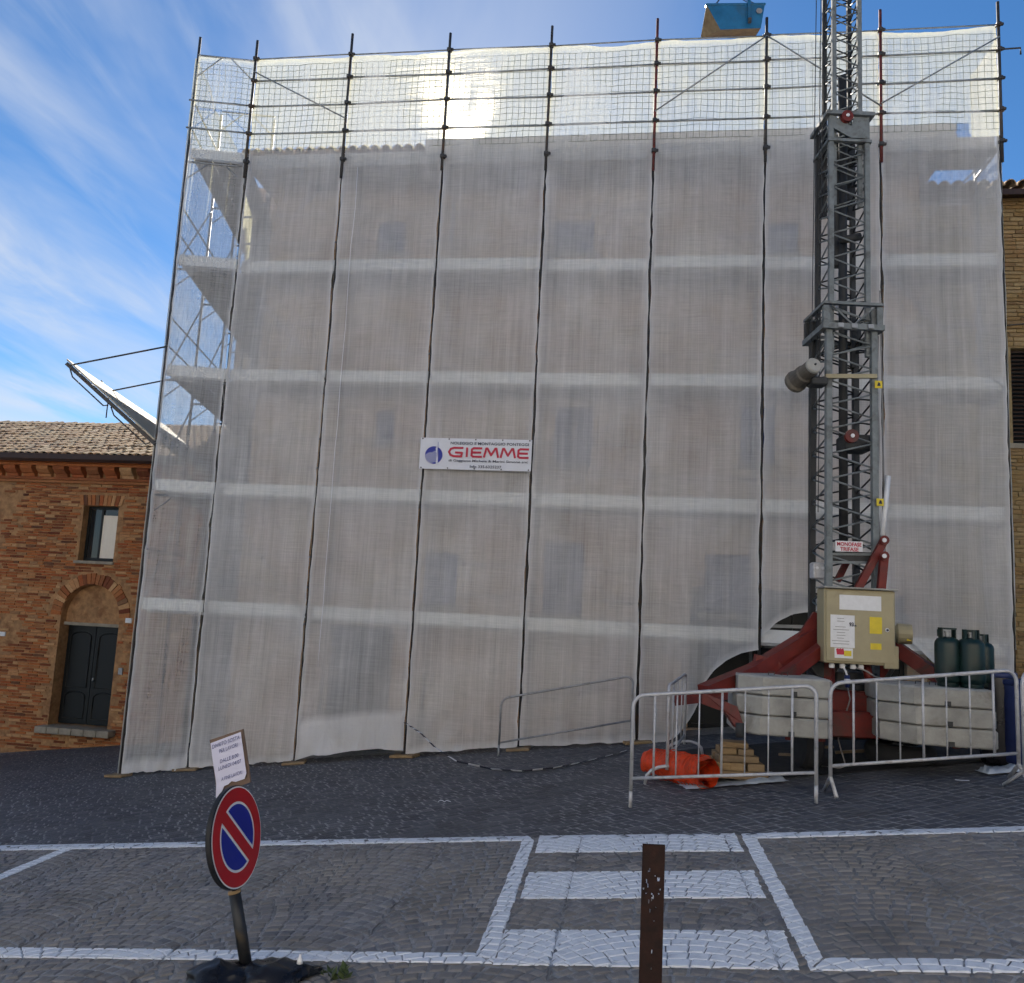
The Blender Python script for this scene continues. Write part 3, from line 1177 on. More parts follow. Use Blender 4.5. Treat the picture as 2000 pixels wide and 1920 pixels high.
pts = [F(n0 + 0.6 + i * 0.2, NW - 0.05, fz(1990, 632, NW)[1] - 0.02 + 0.03 * math.cos(i * 0.9)) for i in range(22)]
cb.tube(pts, 0.012, 5)
cb.build('cable', M['black'], nb)

# ------------------------------------------------------------------ brick house on the left
HY = R(-9.0)
HU = Vector((math.cos(HY), math.sin(HY), 0))
HW = Vector((-math.sin(HY), math.cos(HY), 0))
HO = gp(160, 1445)
HO = at(160, 1445, 20.0)


def hp(px, py):                              # pixel -> (along wall, height)
    r_ = ray(px, py)
    k = (HO.x * HW.x + HO.y * HW.y) / (r_.x * HW.x + r_.y * HW.y)
    p = r_ * k
    return (p.x - HO.x) * HU.x + (p.y - HO.y) * HU.y, p.z + H


def HP(a, d, z):
    p = Vector((HO.x, HO.y, 0)) + HU * a + HW * d
    return Vector((p.x, p.y, z))


bh = thing('brick_house', HP(-1, 0, -1.7), 'old red brick house with arched black door and clay tiled roof', 'house')
a_r = hp(398, 1000)[0]                # right corner, carried on behind the net to block stray sun
a_l = a_r - 9.0
b_l = a_r - 4.9                              # bricks are laid one by one from here
dl, dr = hp(106, 1310)[0], hp(222, 1310)[0]
dz0, dzl, dzs = hp(150, 1420)[1], hp(170, 1217)[1], hp(170, 1204)[1]
dc, drad = (dl + dr) / 2, (dr - dl) / 2
wl_, wr_ = hp(158, 1040)[0], hp(227, 1040)[0]
wb, wt = hp(190, 1096)[1], hp(190, 988)[1]
zc0 = hp(150, 945)[1]                        # underside of the cornice courses
ze = hp(150, 898)[1]                         # eaves
zg = -2.2
NS = 14
mb = MB()
hd = 0.42


def hquad(pts):
    mb.add([HP(a, 0, z) for a, z in pts], [tuple(range(len(pts)))])


hquad([(a_l, zg), (dl, zg), (dl, dzs), (a_l, dzs)])
hquad([(dr, zg), (a_r, zg), (a_r, dzs), (dr, dzs)])
hquad([(dl, zg), (dr, zg), (dr, dz0), (dl, dz0)])
arc = [(dc - drad * math.cos(math.pi * k / NS), dzs + drad * math.sin(math.pi * k / NS)) for k in range(NS + 1)]
ztop = dzs + drad + 0.02
for k in range(NS):
    hquad([arc[k], arc[k + 1], (arc[k + 1][0], ztop), (arc[k][0], ztop)])
hquad([(a_l, dzs), (dl, dzs), (dl, ztop), (a_l, ztop)])
hquad([(dr, dzs), (a_r, dzs), (a_r, ztop), (dr, ztop)])
hquad([(a_l, ztop), (a_r, ztop), (a_r, wb), (a_l, wb)])
hquad([(a_l, wb), (wl_, wb), (wl_, wt), (a_l, wt)])
hquad([(wr_, wb), (a_r, wb), (a_r, wt), (wr_, wt)])
hquad([(a_l, wt), (a_r, wt), (a_r, ze + 0.05), (a_l, ze + 0.05)])
for poly in ([(dl, dz0), (dr, dz0), (dr, dzs)] + [arc[k] for k in range(NS, -1, -1)] , [(wl_, wb), (wr_, wb), (wr_, wt), (wl_, wt)]):
    n = len(poly)
    for k in range(n):
        (a0, z0), (a1, z1) = poly[k], poly[(k + 1) % n]
        mb.add([HP(a0, 0, z0), HP(a1, 0, z1), HP(a1, hd, z1), HP(a0, hd, z0)], [(0, 1, 2, 3)])
mb.add([HP(a_r, 0, zg), HP(a_r, 8, zg), HP(a_r, 8, ze), HP(a_r, 0, ze)], [(0, 1, 2, 3)])
mb.add([HP(a_l, 0, zg), HP(a_l, 8, zg), HP(a_l, 8, ze), HP(a_l, 0, ze)], [(3, 2, 1, 0)])
mb.add([HP(a_l, 8, zg), HP(a_r, 8, zg), HP(a_r, 8, ze), HP(a_l, 8, ze)], [(0, 1, 2, 3)])
wall = mb.build('wall', M['mortar'], bh)

bs = random.Random(21)
HROT = rotz(HY)
bricks = []


def blocked(a0, a1, z0, z1):
    if a1 > wl_ - 0.02 and a0 < wr_ + 0.02 and z1 > wb - 0.01 and z0 < wt + 0.27:
        if a1 > wl_ - 0.12 and a0 < wr_ + 0.12 or z0 < wt:
            return True
    if z1 > dz0 - 0.02 and z0 < dzs and a1 > dl - 0.01 and a0 < dr + 0.01:
        return True
    if z1 > dzs - 0.02:
        ca_, cz_ = (a0 + a1) / 2, (z0 + z1) / 2
        for q in ((a0, z0), (a1, z0), (a0, z1), (a1, z1), (ca_, cz_)):
            if q[1] > dzs - 0.05 and math.hypot(q[0] - dc, q[1] - dzs) < drad + 0.27:
                return True
    return False


z = -1.95
row = 0
while z < zc0:
    a = b_l - bs.random() * 0.28
    hh = bs.uniform(0.056, 0.068)
    while a < a_r - 0.02:
        ln = bs.choice((0.27, 0.28, 0.29, 0.14, 0.27, 0.22))
        e = min(a + ln, a_r)
        gone = fbm(a * 0.8 + 3, z * 0.8, 1.7) > 0.30
        if not blocked(a, e, z, z + hh) and e - a > 0.06 and not (gone and bs.random() < 0.75):
            bricks.append((a, e, z, z + hh, bs.uniform(-0.006, 0.006)))
        a = e
    z += hh + 0.004
    row += 1


def brick_px(b_):
    p = HP((b_[0] + b_[1]) / 2, 0, (b_[2] + b_[3]) / 2)
    q = project(p.x, p.y, p.z)
    return (b_[1] - b_[0]) if (2 < q[0] < 285 and q[1] > 950) else 0


idx = sorted(range(len(bricks)), key=lambda i: -brick_px(bricks[i]))[:285]
idx = set(idx)
bstuff = MB()
cache = {}
for i, (a0, a1, z0, z1, dd) in enumerate(bricks):
    sz = (a1 - a0 - 0.013, 0.05, z1 - z0 - 0.013)
    c = HP((a0 + a1) / 2, 0.005 + dd, (z0 + z1) / 2)
    if i in idx:
        key = round(sz[0], 2)
        if key not in cache:
            me = MB().bbox((0, 0, 0), (key, 0.05, 0.048), 0.006, HROT).build('brick', M['brick'], wall)
            cache[key] = me.data
            ob = me
        else:
            ob = bpy.data.objects.new('brick', cache[key])
            link(ob, wall)
        ob.location = c
    else:
        bstuff.bbox(c, sz, 0.006, HROT)
ob = bstuff.build('bricks', M['brick'], wall)
ob['kind'] = 'stuff'
# arch of the doorway: wedge bricks standing round the opening
NV = 25
for k in range(NV):
    a0, a1 = math.pi * (k + 0.06) / NV, math.pi * (k + 0.94) / NV
    mm = MB()
    r0, r1 = drad + 0.004, drad + 0.25 + bs.uniform(-0.02, 0.02)
    pts = [(r0, a0), (r0, a1), (r1, a1), (r1, a0)]
    yy = -0.035 + bs.uniform(-0.01, 0.01)
    mm.prism([HP(dc - r_ * math.cos(a_), yy, dzs + r_ * math.sin(a_)) for r_, a_ in pts], HW * 0.06)
    mm.build('arch_brick', M['brick'], wall, recalc=True)
# flat arch over the window
for k in range(11):
    a = wl_ - 0.08 + (wr_ - wl_ + 0.16) * k / 11
    b = wl_ - 0.08 + (wr_ - wl_ + 0.16) * (k + 0.9) / 11
    f_ = (k - 5) * 0.012
    mm = MB()
    mm.prism([HP(a, -0.022, wt + 0.005), HP(b, -0.022, wt + 0.005), HP(b + f_, -0.022, wt + 0.25), HP(a + f_, -0.022, wt + 0.25)], HW * 0.05)
    mm.build('lintel_brick', M['brick'], wall, recalc=True)
# tympanum bricks above the door leaf
mb = MB()
ty = [(dc - (drad - 0.002) * math.cos(math.pi * k / NS), dzs + (drad - 0.002) * math.sin(math.pi * k / NS)) for k in range(NS + 1)]
mb.prism([HP(a, 0.2, zz) for a, zz in [(dl + 0.002, dzl)] + ty + [(dr - 0.002, dzl)]][::-1], HW * 0.15)
mb.build('tympanum', M['mortar'], bh, recalc=True)
MB().box(HP(dc, 0.2, dzl - 0.035), (dr - dl - 0.01, 0.14, 0.07), HROT).build('lintel', M['stone'], bh)
# cornice: two projecting courses, brick corbels, an upper band, gutter
MB().box(HP((a_l + a_r) / 2, -0.03, zc0 + 0.035), (a_r - a_l + 0.06, 0.12, 0.06), HROT).build('cornice_course', M['brick'], wall)
MB().box(HP((a_l + a_r) / 2, -0.05, zc0 + 0.10), (a_r - a_l + 0.1, 0.16, 0.058), HROT).build('cornice_course', M['brick'], wall)
cz = zc0 + 0.14
k = 0
while a_r - 0.12 - k * 0.43 > b_l - 0.6:
    a = a_r - 0.2 - k * 0.43
    mm = MB()
    prof = [(0.0, 0.0), (-0.1, 0.0), (-0.11, 0.06), (-0.17, 0.09), (-0.25, 0.17), (-0.26, 0.24), (0.0, 0.24)]
    mm.prism([HP(a - 0.15, y_, cz + z_) for y_, z_ in prof], HU * 0.3)
    mm.build('corbel', M['brick'], wall, recalc=True)
    k += 1
for q, (o_, h_) in enumerate(((-0.28, 0.055), (-0.31, 0.055))):
    MB().box(HP((a_l + a_r) / 2, o_ / 2 + 0.02, cz + 0.272 + q * 0.062), (a_r - a_l + 0.3 + q * 0.04, -o_ + 0.04, h_), HROT).build('cornice_course', M['brick'], wall)
ze = cz + 0.45
mb = MB()
prof = [(-0.52, 0.02), (-0.52, -0.1), (-0.47, -0.15), (-0.40, -0.15), (-0.36, -0.1), (-0.36, 0.02)]
mb.prism([HP(a_l - 0.1, y_, ze + z_ + 0.02) for y_, z_ in prof], HU * (a_r - a_l + 0.35))
mb.build('gutter', M['gutter'], bh, recalc=True)
# roof
rz = 0.38
mb = MB()
mb.prism([HP(a_l - 0.2, -0.36, ze - 0.02), HP(a_l - 0.2, 3.9, ze + 4.26 * rz), HP(a_l - 0.2, 8.2, ze - 0.02), HP(a_l - 0.2, 8.2, ze - 0.12), HP(a_l - 0.2, -0.36, ze - 0.12)], HU * (a_r - a_l + 0.4))
hroof = mb.build('roof', M['gutter'], bh, recalc=True)  # dark slab colour paints shadow into the channels between tiles
sl = HW + UP * rz
nrow = 13
rest = MB()
for r_ in range(nrow):
    y_ = -0.42 + r_ * 0.335
    for c_ in range(48):
        a = a_r + 0.1 - c_ * 0.2
        pos = HP(a, y_, ze + 0.005 + (y_ + 0.36) * rz)
        q = project(pos.x, pos.y, pos.z)
        if -8 < q[0] < 292:
            put_tile(pos, HU, sl, hroof, 0.014, 1.06)
        else:                                # tiles outside the view or hidden by the net
            yv = sl.normalized()
            xv = (HU - yv * HU.dot(yv)).normalized()
            mt_ = frame(xv, yv, xv.cross(yv))
            rest.add([mt_ @ v.co + pos for v in TILE.vertices], [tuple(p_.vertices) for p_ in TILE.polygons])
ob = rest.build('roof_tiles', M['tile'], hroof)
ob['kind'] = 'stuff'
mb = MB()
for k in range(22):
    mm = MB().lathe(HP(a_r - 0.1 - k * 0.36, 3.92, ze + 4.26 * rz + 0.0), [(0.085, -0.21), (0.1, 0.2)], 10, frame(UP, HW, -HU) @ Matrix.Rotation(0.04, 3, 'Y'))
    mm.build('ridge_tile', M['tile'], hroof)
# window: frame, glass, blind, left shutter leaf
mb = MB()
for a0, a1, z0, z1 in ((wl_, wl_ + 0.06, wb, wt), (wr_ - 0.06, wr_, wb, wt), (wl_ + 0.06, wr_ - 0.06, wt - 0.06, wt), (wl_ + 0.06, wr_ - 0.06, wb, wb + 0.08)):
    mb.prism([HP(a0, 0.2, z0), HP(a1, 0.2, z0), HP(a1, 0.2, z1), HP(a0, 0.2, z1)], HW * 0.06)
hw_ = mb.build('window', M['doorwood'], bh, recalc=True)
am = wl_ + (wr_ - wl_) * 0.38
MB().prism([HP(am, 0.205, wb + 0.08), HP(am + 0.05, 0.205, wb + 0.08), HP(am + 0.05, 0.205, wt - 0.06), HP(am, 0.205, wt - 0.06)], HW * 0.05).build('mullion', M['doorwood'], hw_)
MB().add([HP(wl_, 0.24, wb), HP(wr_, 0.24, wb), HP(wr_, 0.24, wt), HP(wl_, 0.24, wt)], [(0, 1, 2, 3)]).build('pane', M['glass'], hw_)
mb = MB()
n = 9
for i in range(n + 1):
    x = am + 0.05 + (wr_ - 0.06 - am - 0.05) * i / n
    dd = 0.222 + 0.006 * math.sin(i * 1.4)
    mb.v += [HP(x, dd, wb + 0.081), HP(x, dd, wt - 0.2)]
mb.f = [(2 * i, 2 * i + 2, 2 * i + 3, 2 * i + 1) for i in range(n)]
mb.m = [0] * n
mb.build('blind', M['cloth'], hw_)
MB().box(HP((wl_ + wr_) / 2, -0.01, wb - 0.035), (wr_ - wl_ + 0.1, 0.14, 0.06), HROT).build('sill', M['stone'], bh)
# door: two leaves with raised curved panels
for s_ in (-1, 1):
    x0, x1 = (dl + 0.03, dc - 0.008) if s_ < 0 else (dc + 0.008, dr - 0.03)
    lf = MB().prism([HP(x0, 0.3, dz0 + 0.02), HP(x1, 0.3, dz0 + 0.02), HP(x1, 0.3, dzl - 0.07), HP(x0, 0.3, dzl - 0.07)], HW * 0.06).build('door', M['doorwood'], bh)
    for z0, z1 in ((dz0 + 0.15, dz0 + 0.75), (dz0 + 0.85, dzl - 0.22)):
        pts = []
        w_ = (x1 - x0) / 2 - 0.1
        xc = (x0 + x1) / 2
        for k in range(9):
            an = math.pi * k / 8
            pts.append((xc + w_ * math.cos(an), z1 - 0.12 + 0.12 * math.sin(an)))
        pts += [(xc - w_, z0), (xc + w_, z0)]
        ringp = [HP(a, 0.292, zz) for a, zz in pts]
        mm = MB().tube(ringp + [ringp[0]], 0.018, 6)
        mm.build('moulding', M['doorwood'], lf, True)
    if s_ > 0:
        MB().lathe(HP(x0 + 0.06, 0.27, dz0 + 1.05), [(0.012, -0.05), (0.022, -0.03), (0.026, 0.0), (0.02, 0.03)], 10).build('knob', M['galv'], lf, True)
for k in range(6):
    w_ = (dr - dl + 0.35) / 6
    MB().bbox(HP(dl - 0.12 + w_ * (k + 0.5), -0.04, dz0 - 0.075), (w_ - 0.012, 0.5, 0.15), 0.015, HROT).build('threshold_stone', M['stone'], bh)
for px, py, w_, h_, mt, nm in ((253, 1212, 0.15, 0.11, 'white', 'number_plate'), (237, 1311, 0.1, 0.15, 'galv', 'doorbell'), (5, 1238, 0.2, 0.1, 'white', 'plaque')):
    a, zz = hp(px, py)
    MB().bbox(HP(a, -0.03, zz), (w_, 0.04, h_), 0.006, HROT).build(nm, M[mt], bh)

# ------------------------------------------------------------------ scaffold
P1 = F(T[1], 0, 0)
RT = R(5.0)
RU = Vector((math.cos(RT), math.sin(RT), 0))
RW = Vector((-math.sin(RT), math.cos(RT), 0))
P0 = P1 - RU * 1.05


def G(a, b, z):                              # the return along the house's left side
    p = P0 + RU * a + RW * b
    return Vector((p.x, p.y, z))


scaf = thing('scaffold', F(1.0, 0.5, fgz(1.0)), 'tube scaffold with zinc decks and guard rails wrapped in white netting', 'scaffold')
PR = 0.0243
posts_front = [('post', F(T[k], 0.055, 0), k) for k in range(1, 9)]
ground_of = lambda p: gz(p.x, p.y)
for nm, p, k in posts_front:
    mm = MB()
    mm.tube([Vector((p.x, p.y, ground_of(p) + 0.06)), Vector((p.x, p.y, 9.6))], PR, 8)
    mm.build('post', M['post'], scaf, True)
    q = F(T[k], -0.052, 0)
    lo = 9.2 - 0.05 * (k % 3)
    hi = zT + 0.30 + 0.04 * ((k * 7) % 3)
    mm = MB().tube([Vector((q.x, q.y, lo)), Vector((q.x, q.y, hi))], PR, 8)
    po = mm.build('guard_post', M['redpost'] if k in (5, 7) else M['post'], scaf, True)
    for zz in (zA, zB, zC, zT - 0.02, 9.45):
        cp = MB()
        cp.bbox(Vector((q.x, q.y, zz)), (0.075, 0.09, 0.07), 0.012, rotz(TH))
        cp.bbox(Vector((q.x, q.y, zz)) + FU * 0.05 - FW_ * 0.01, (0.05, 0.04, 0.05), 0.01, rotz(TH))
        cp.build('coupler', M['post'], po)
    b = F(T[k], 1.0, 0)
    MB().tube([Vector((b.x, b.y, ground_of(b) + 0.05)), Vector((b.x, b.y, 9.5))], PR, 8).build('rear_post', M['galv'], scaf, True)
    f_ = MB()
    f_.lathe(Vector((p.x, p.y, ground_of(p) + 0.045)), [(0.075, 0), (0.075, 0.008), (0.022, 0.012), (0.022, 0.18)], 10)
    f_.build('base_jack', M['post'], scaf)
for k in range(1, 8):
    a, b = T[k], T[k + 1]
    for zz in (zA, zB, zC, zT):
        sag = 0.015 * random.uniform(-1, 1)
        MB().tube([F(a - 0.06, -0.02, zz + sag), F(b + 0.06, -0.02, zz - sag)], 0.0165 if zz != zT else 0.012, 6).build('guard_rail', M['galv'], scaf, True)
    for lv in (1, 2, 3, 4, 5):
        zt = ZD[lv]
        MB().bbox(F((a + b) / 2, random.choice((0.1, 0.12, 0.15, 0.19)), zt - 0.1), (b - a - 0.03, 0.03, 0.2), 0.004, rotz(TH)).build('toe_board', M['toe'] if lv < 5 else M['deck'], scaf)  # top lift takes the darker deck colour, painting in the eaves' shade
        for q, d0 in enumerate((0.29, 0.62)):
            MB().bbox(F((a + b) / 2, d0, zt - 0.225), (b - a - 0.02, 0.318, 0.05), 0.006, rotz(TH)).build('deck_plank', M['deck'], scaf)
        if lv < 5:
            for h_ in (0.5, 1.0):
                MB().tube([F(a, 0.07, zt - 0.2 + h_), F(b, 0.07, zt - 0.2 + h_)], 0.017, 6).build('ledger', M['galv'], scaf, True)
        if k in (1, 4, 7):
            s_ = 1 if lv % 2 else -1
            t0, t1 = (a, b) if s_ > 0 else (b, a)
            MB().tube([F(t0, 0.08, zt - 2.2), F(t1, 0.08, zt - 0.25)], 0.015, 6).build('brace', M['galv'], scaf, True)
for k in range(1, 9):
    for lv in (1, 2, 3, 4, 5):
        MB().tube([F(T[k], 0.08, ZD[lv] - 0.28), F(T[k], 1.0, ZD[lv] - 0.28)], 0.02, 6).build('transom', M['galv'], scaf, True)
for (k0, z0), (k1, z1) in (((1, zA + 0.16), (2, zC + 0.22)), ((5, zC + 0.15), (6, zT - 0.05)), ((6, zT - 0.05), (7, zC + 0.1)), ((7, zC + 0.15), (8, zT - 0.25))):
    MB().tube([F(T[k0], -0.085, z0), F(T[k1], -0.085, z1)], 0.014, 6).build('parapet_brace', M['galv'], scaf, True)
MB().tube([F(T[8], -0.05, zA), F(T[8] + 0.32, -0.05, zA + 0.01), F(T[8] + 0.32, -0.05, zA - 0.1)], 0.014, 6).build('hooked_tube', M['post'], scaf, True)
# the return along the left side
NB, BL = 4, 1.8
for ib in range(NB + 1):
    for a in (0.0, 1.05):
        if ib == 0 and a > 1:
            continue
        p = G(a, ib * BL + (0.03 if ib == 0 else 0), 0)
        hi = zT + (0.34 if ib == 0 else -0.1)
        MB().tube([Vector((p.x, p.y, gz(p.x, p.y) + 0.03)), Vector((p.x, p.y, hi))], PR, 8).build('post', M['galv'] if ib else M['post'], scaf, True)
    for lv in (2, 3, 4, 5):
        MB().tube([G(0, ib * BL + 0.03, ZD[lv] - 0.28), G(1.05, ib * BL + 0.03, ZD[lv] - 0.28)], 0.02, 6).build('transom', M['galv'], scaf, True)
        for s_ in (0, 1):                     # corner struts of the portal frames
            x0, x1 = (0.0, 0.36) if s_ == 0 else (1.05, 0.69)
            MB().tube([G(x0, ib * BL + 0.03, ZD[lv] - 0.62), G(x1, ib * BL + 0.03, ZD[lv] - 0.3)], 0.013, 6).build('frame_strut', M['galv'], scaf, True)
    if ib < 2:
        MB().tube([G(0, ib * BL + 0.02, zT - 0.02), G(1.05, ib * BL + 0.02, zT - 0.02)], 0.018, 6).build('transom', M['galv'], scaf, True)
        for s_ in (0, 1):
            x0, x1 = (0.0, 0.42) if s_ == 0 else (1.05, 0.6)
            MB().tube([G(x0, ib * BL + 0.02, zT - 0.45), G(x1, ib * BL + 0.02, zT - 0.03)], 0.014, 6).build('frame_strut', M['galv'], scaf, True)
for zz in (zB + 0.02, zC + 0.02):
    MB().tube([G(-0.06, -0.03, zz), G(1.03, -0.03, zz)], 0.0165, 6).build('guard_rail', M['galv'], scaf, True)
for ib in range(NB):
    for lv in (1, 2, 3, 4, 5):
        zt = ZD[lv]
        MB().bbox(G(0.1, (ib + 0.5) * BL, zt - 0.1), (0.03, BL - 0.03, 0.2), 0.004, rotz(RT)).build('toe_board', M['toe'], scaf)
        for x0 in (0.29, 0.61, 0.92):
            MB().bbox(G(x0, (ib + 0.5) * BL, zt - 0.225), (0.3, BL - 0.02, 0.05), 0.006, rotz(RT)).build('deck_plank', M['deck'], scaf)
        for h_ in (0.5, 1.0):
            MB().tube([G(0.05, ib * BL, zt - 0.2 + h_), G(0.05, (ib + 1) * BL, zt - 0.2 + h_)], 0.016, 6).build('ledger', M['galv'], scaf, True)
        if ib < 3 and lv < 5:
            MB().tube([G(0.03, ib * BL, zt - 0.2), G(0.03, (ib + 1) * BL, zt + 1.7)], 0.014, 6).build('brace', M['galv'], scaf, True)
            if ib % 2 == 0:
                MB().tube([G(1.0, ib * BL, zt + 1.7), G(1.0, (ib + 1) * BL, zt - 0.2)], 0.014, 6).build('brace', M['galv'], scaf, True)
for lv in (1, 2, 3, 4, 5):
    MB().bbox(G(0.54, 0.06, ZD[lv] - 0.1), (1.0, 0.03, 0.2), 0.004, rotz(RT)).build('toe_board', M['toe'], scaf)


# ------------------------------------------------------------------ nets
def sheet(name, fn, w, zt, zb, label, cat, group, nu=30, dz=0.13, bulge=0.11, seed=0, wave=0.05, folds=None, flap=None, hemw=0.016, edge_l=0.02, edge_r=0.02, mat='net'):
    """fn(u_metres, depth, z) -> point; zb(f) bottom, zt(f) top, f in 0..1 across"""
    vs, uvs, hem = [], [], []
    us = [0.0, hemw / w] + [hemw / w + (1 - 2 * hemw / w) * i / nu for i in range(1, nu)] + [1 - hemw / w, 1.0]
    hmax = max(zt(f) - zb(f) for f in (0, 0.25, 0.5, 0.75, 1))
    nv = max(8, int(hmax / dz))
    for j in range(nv + 1):
        g = j / nv
        for i, f in enumerate(us):
            z0, z1 = zb(f), zt(f)
            z = z0 + (z1 - z0) * g
            el = edge_l + 0.016 * fbm(z * 1.7, seed + 0.3) + 0.012 * fbm(z * 6, seed + 5.3)
            er = edge_r + 0.016 * fbm(z * 1.7, seed + 9.3) + 0.012 * fbm(z * 6, seed + 15.3)
            x = max(0.004, el) + (w - max(0.004, el) - max(0.004, er)) * f
            body = math.sin(math.pi * f) ** 0.5 if 0 < f < 1 else 0
            d = bulge * body * fbm(x * 0.8 + seed * 3, z * 0.45, seed) + 0.012 * body * fbm(x * 4, z * 2.2, seed)
            low = max(0.0, 1 - (z - z0) / 0.7)
            d += wave * low * low * fbm(x * 5 + seed, z * 4, seed + 2) * body * 2
            if folds:
                d += folds(x, z) * body
            e = 0
            if i == 0 or i == len(us) - 1:
                d -= 0.012
            d = min(d, 0.035)
            vs.append(fn(x, d, z))
            uvs.append((x + seed * 7.31, z))
            he = 1.0 if i in (0, len(us) - 1) else (0.45 if i in (1, len(us) - 2) else 0.0)
            if j == 0 or (j == nv):
                he = max(he, 0.7)
            if flap:
                he = max(he, flap(f, g))
            hem.append(he)
    n = len(us)
    fs = [(j * n + i, j * n + i + 1, (j + 1) * n + i + 1, (j + 1) * n + i) for j in range(nv) for i in range(n - 1)]
    me = bpy.data.meshes.new(name)
    me.from_pydata(vs, [], fs)
    me.materials.append(M[mat])
    me.polygons.foreach_set('use_smooth', [True] * len(fs))
    ul = me.uv_layers.new(name='UVMap')
    for lp in me.loops:
        ul.data[lp.index].uv = uvs[lp.vertex_index]
    at_ = me.attributes.new('hem', 'FLOAT', 'POINT')
    at_.data.foreach_set('value', hem)
    o = bpy.data.objects.new(name, me)
    col.objects.link(o)
    return tag(o, label, cat, group)


def lerp_pts(pts):
    def f(x):
        if x <= pts[0][0]:
            return pts[0][1]
        for (a, u), (b, v) in zip(pts, pts[1:]):
            if x <= b:
                s_ = (x - a) / (b - a)
                return u + (v - u) * s_
        return pts[-1][1]
    return f


GN = 'white debris nets on the scaffold'
words_ = {1: 'white debris net behind the tilted paper notice, second sheet from the left', 2: 'white debris net with a paler lower flap lifted off the paving',
          3: 'white debris net carrying the printed banner', 4: 'white debris net behind the leaning barrier, right of the banner',
          5: 'white debris net drawn aside in a curtain left of the crane', 6: 'white debris net behind the crane mast, cut to an arch below',
          7: 'rightmost white debris net, behind the gas cylinders'}


def px_bot(pts):
    tt = [fz(x, y) for x, y in pts]
    return tt


bots = {
    1: lambda t: fgz(t) + 0.03 + 0.05 * abs(fbm(t * 3, 0.4)),
    3: lambda t: fgz(t) + 0.05 + 0.05 * fbm(t * 1.4, 2.0),
    4: lambda t: fgz(t) + 0.04 + 0.05 * fbm(t * 1.4, 5.0),
}
bots[2] = lerp_pts([(T[2], fgz(T[2]) + 0.05), (T[2] + 0.3, fgz(T[2]) + 0.16)] + [fz(x, y) for x, y in ((640, 1474), (690, 1466), (740, 1463), (770, 1466))] + [(T[3], fgz(T[3]) + 0.1)])
bots[5] = lerp_pts([(T[5], fgz(T[5]) + 0.04)] + [fz(x, y) for x, y in ((1290, 1452), (1318, 1440), (1345, 1408), (1366, 1372), (1374, 1340), (1392, 1312), (1420, 1290), (1450, 1276), (1487, 1269))])
bots[6] = lerp_pts([fz(x, y) for x, y in ((1491, 1238), (1512, 1217), (1545, 1200), (1590, 1193), (1640, 1196), (1700, 1215), (1722, 1222))])
bots[7] = lerp_pts([fz(x, y) for x, y in ((1725, 1222), (1768, 1243), (1800, 1272), (1830, 1300), (1850, 1312), (1900, 1311), (1960, 1313))])
for k in range(1, 8):
    w = T[k + 1] - T[k]
    dr_ = [0.0, 0.03, 0.05, 0.02, 0.03, 0.0, 0.02, 0.03][k]
    fold = None
    if k == 5:
        fold = lambda x, z: 0.13 * max(0, min(1, (1.9 - z) / 1.2)) * fbm(x * 3.2 + z * 0.9, 3.3, 1.0)
    if k == 3:
        fold = lambda x, z: 0.05 * max(0, min(1, (0.6 - z) / 0.6)) * fbm(x * 2.0, z * 7, 4.0)
    flap = None
    if k == 2:
        zf = fz(680, 1398)[1]
        flap = lambda f, g: 0.75 if g < 0.045 and 0.03 < f < 0.98 else 0
    sheet('debris_net', lambda x, d, z, k=k: F(T[k] + x, d, z), w, lambda f, dr_=dr_: zT - 0.01 - dr_ * math.sin(math.pi * f), lambda f, k=k, w=w: bots[k](T[k] + f * w),
          words_[k], 'net', GN, seed=k, folds=fold, flap=flap)
net2 = [o for o in bpy.data.objects if o.get('label') == words_[2]][0]
MB().tube([F(T[2] + 0.29 + 0.02 * fbm(i * 0.3, 1.0), -0.045, 9.3 - 8.6 * i / 24) for i in range(25)], 0.007, 5).build('seam_cord', M['white'], net2, True)
sheet('debris_net', lambda x, d, z: G(x, d, z), 1.05, lambda f: zT - 0.03, lambda f: gz(*G(f * 1.05, 0, 0).xy) + 0.02 + 0.04 * abs(fbm(f * 4, 1.0)),
      'narrow leftmost white debris net with its foot bunched on the paving', 'net', GN, nu=22, seed=11, wave=0.12, mat='endnet',
      flap=lambda f, g: 0.6 if g < 0.018 else 0)
sheet('debris_net', lambda x, d, z: G(-0.03 + d, x, z), NB * BL, lambda f: zT - 0.08, lambda f: gz(*G(0, f * NB * BL, 0).xy) + 0.04,
      'white debris net running back along the left side of the scaffold', 'net', GN, nu=50, dz=0.2, seed=13, mat='thinnet')
sheet('debris_net', lambda x, d, z: G(x, NB * BL + d, z), 1.05, lambda f: zT - 0.1, lambda f: gz(*G(0.5, NB * BL, 0).xy) + 0.05,  # net added to weaken the sun shining along the side scaffold
      'white net added at the rear end of the left side scaffold to dim the sun', 'net', GN, nu=10, dz=0.25, seed=17)
sheet('debris_net', lambda x, d, z: F(T[8] + 0.03 + d, x, z), 1.2, lambda f: zT - 0.08, lambda f: fgz(T[8]) + 1.0,
      'white debris net closing the right end of the scaffold', 'net', GN, nu=12, dz=0.2, seed=15)


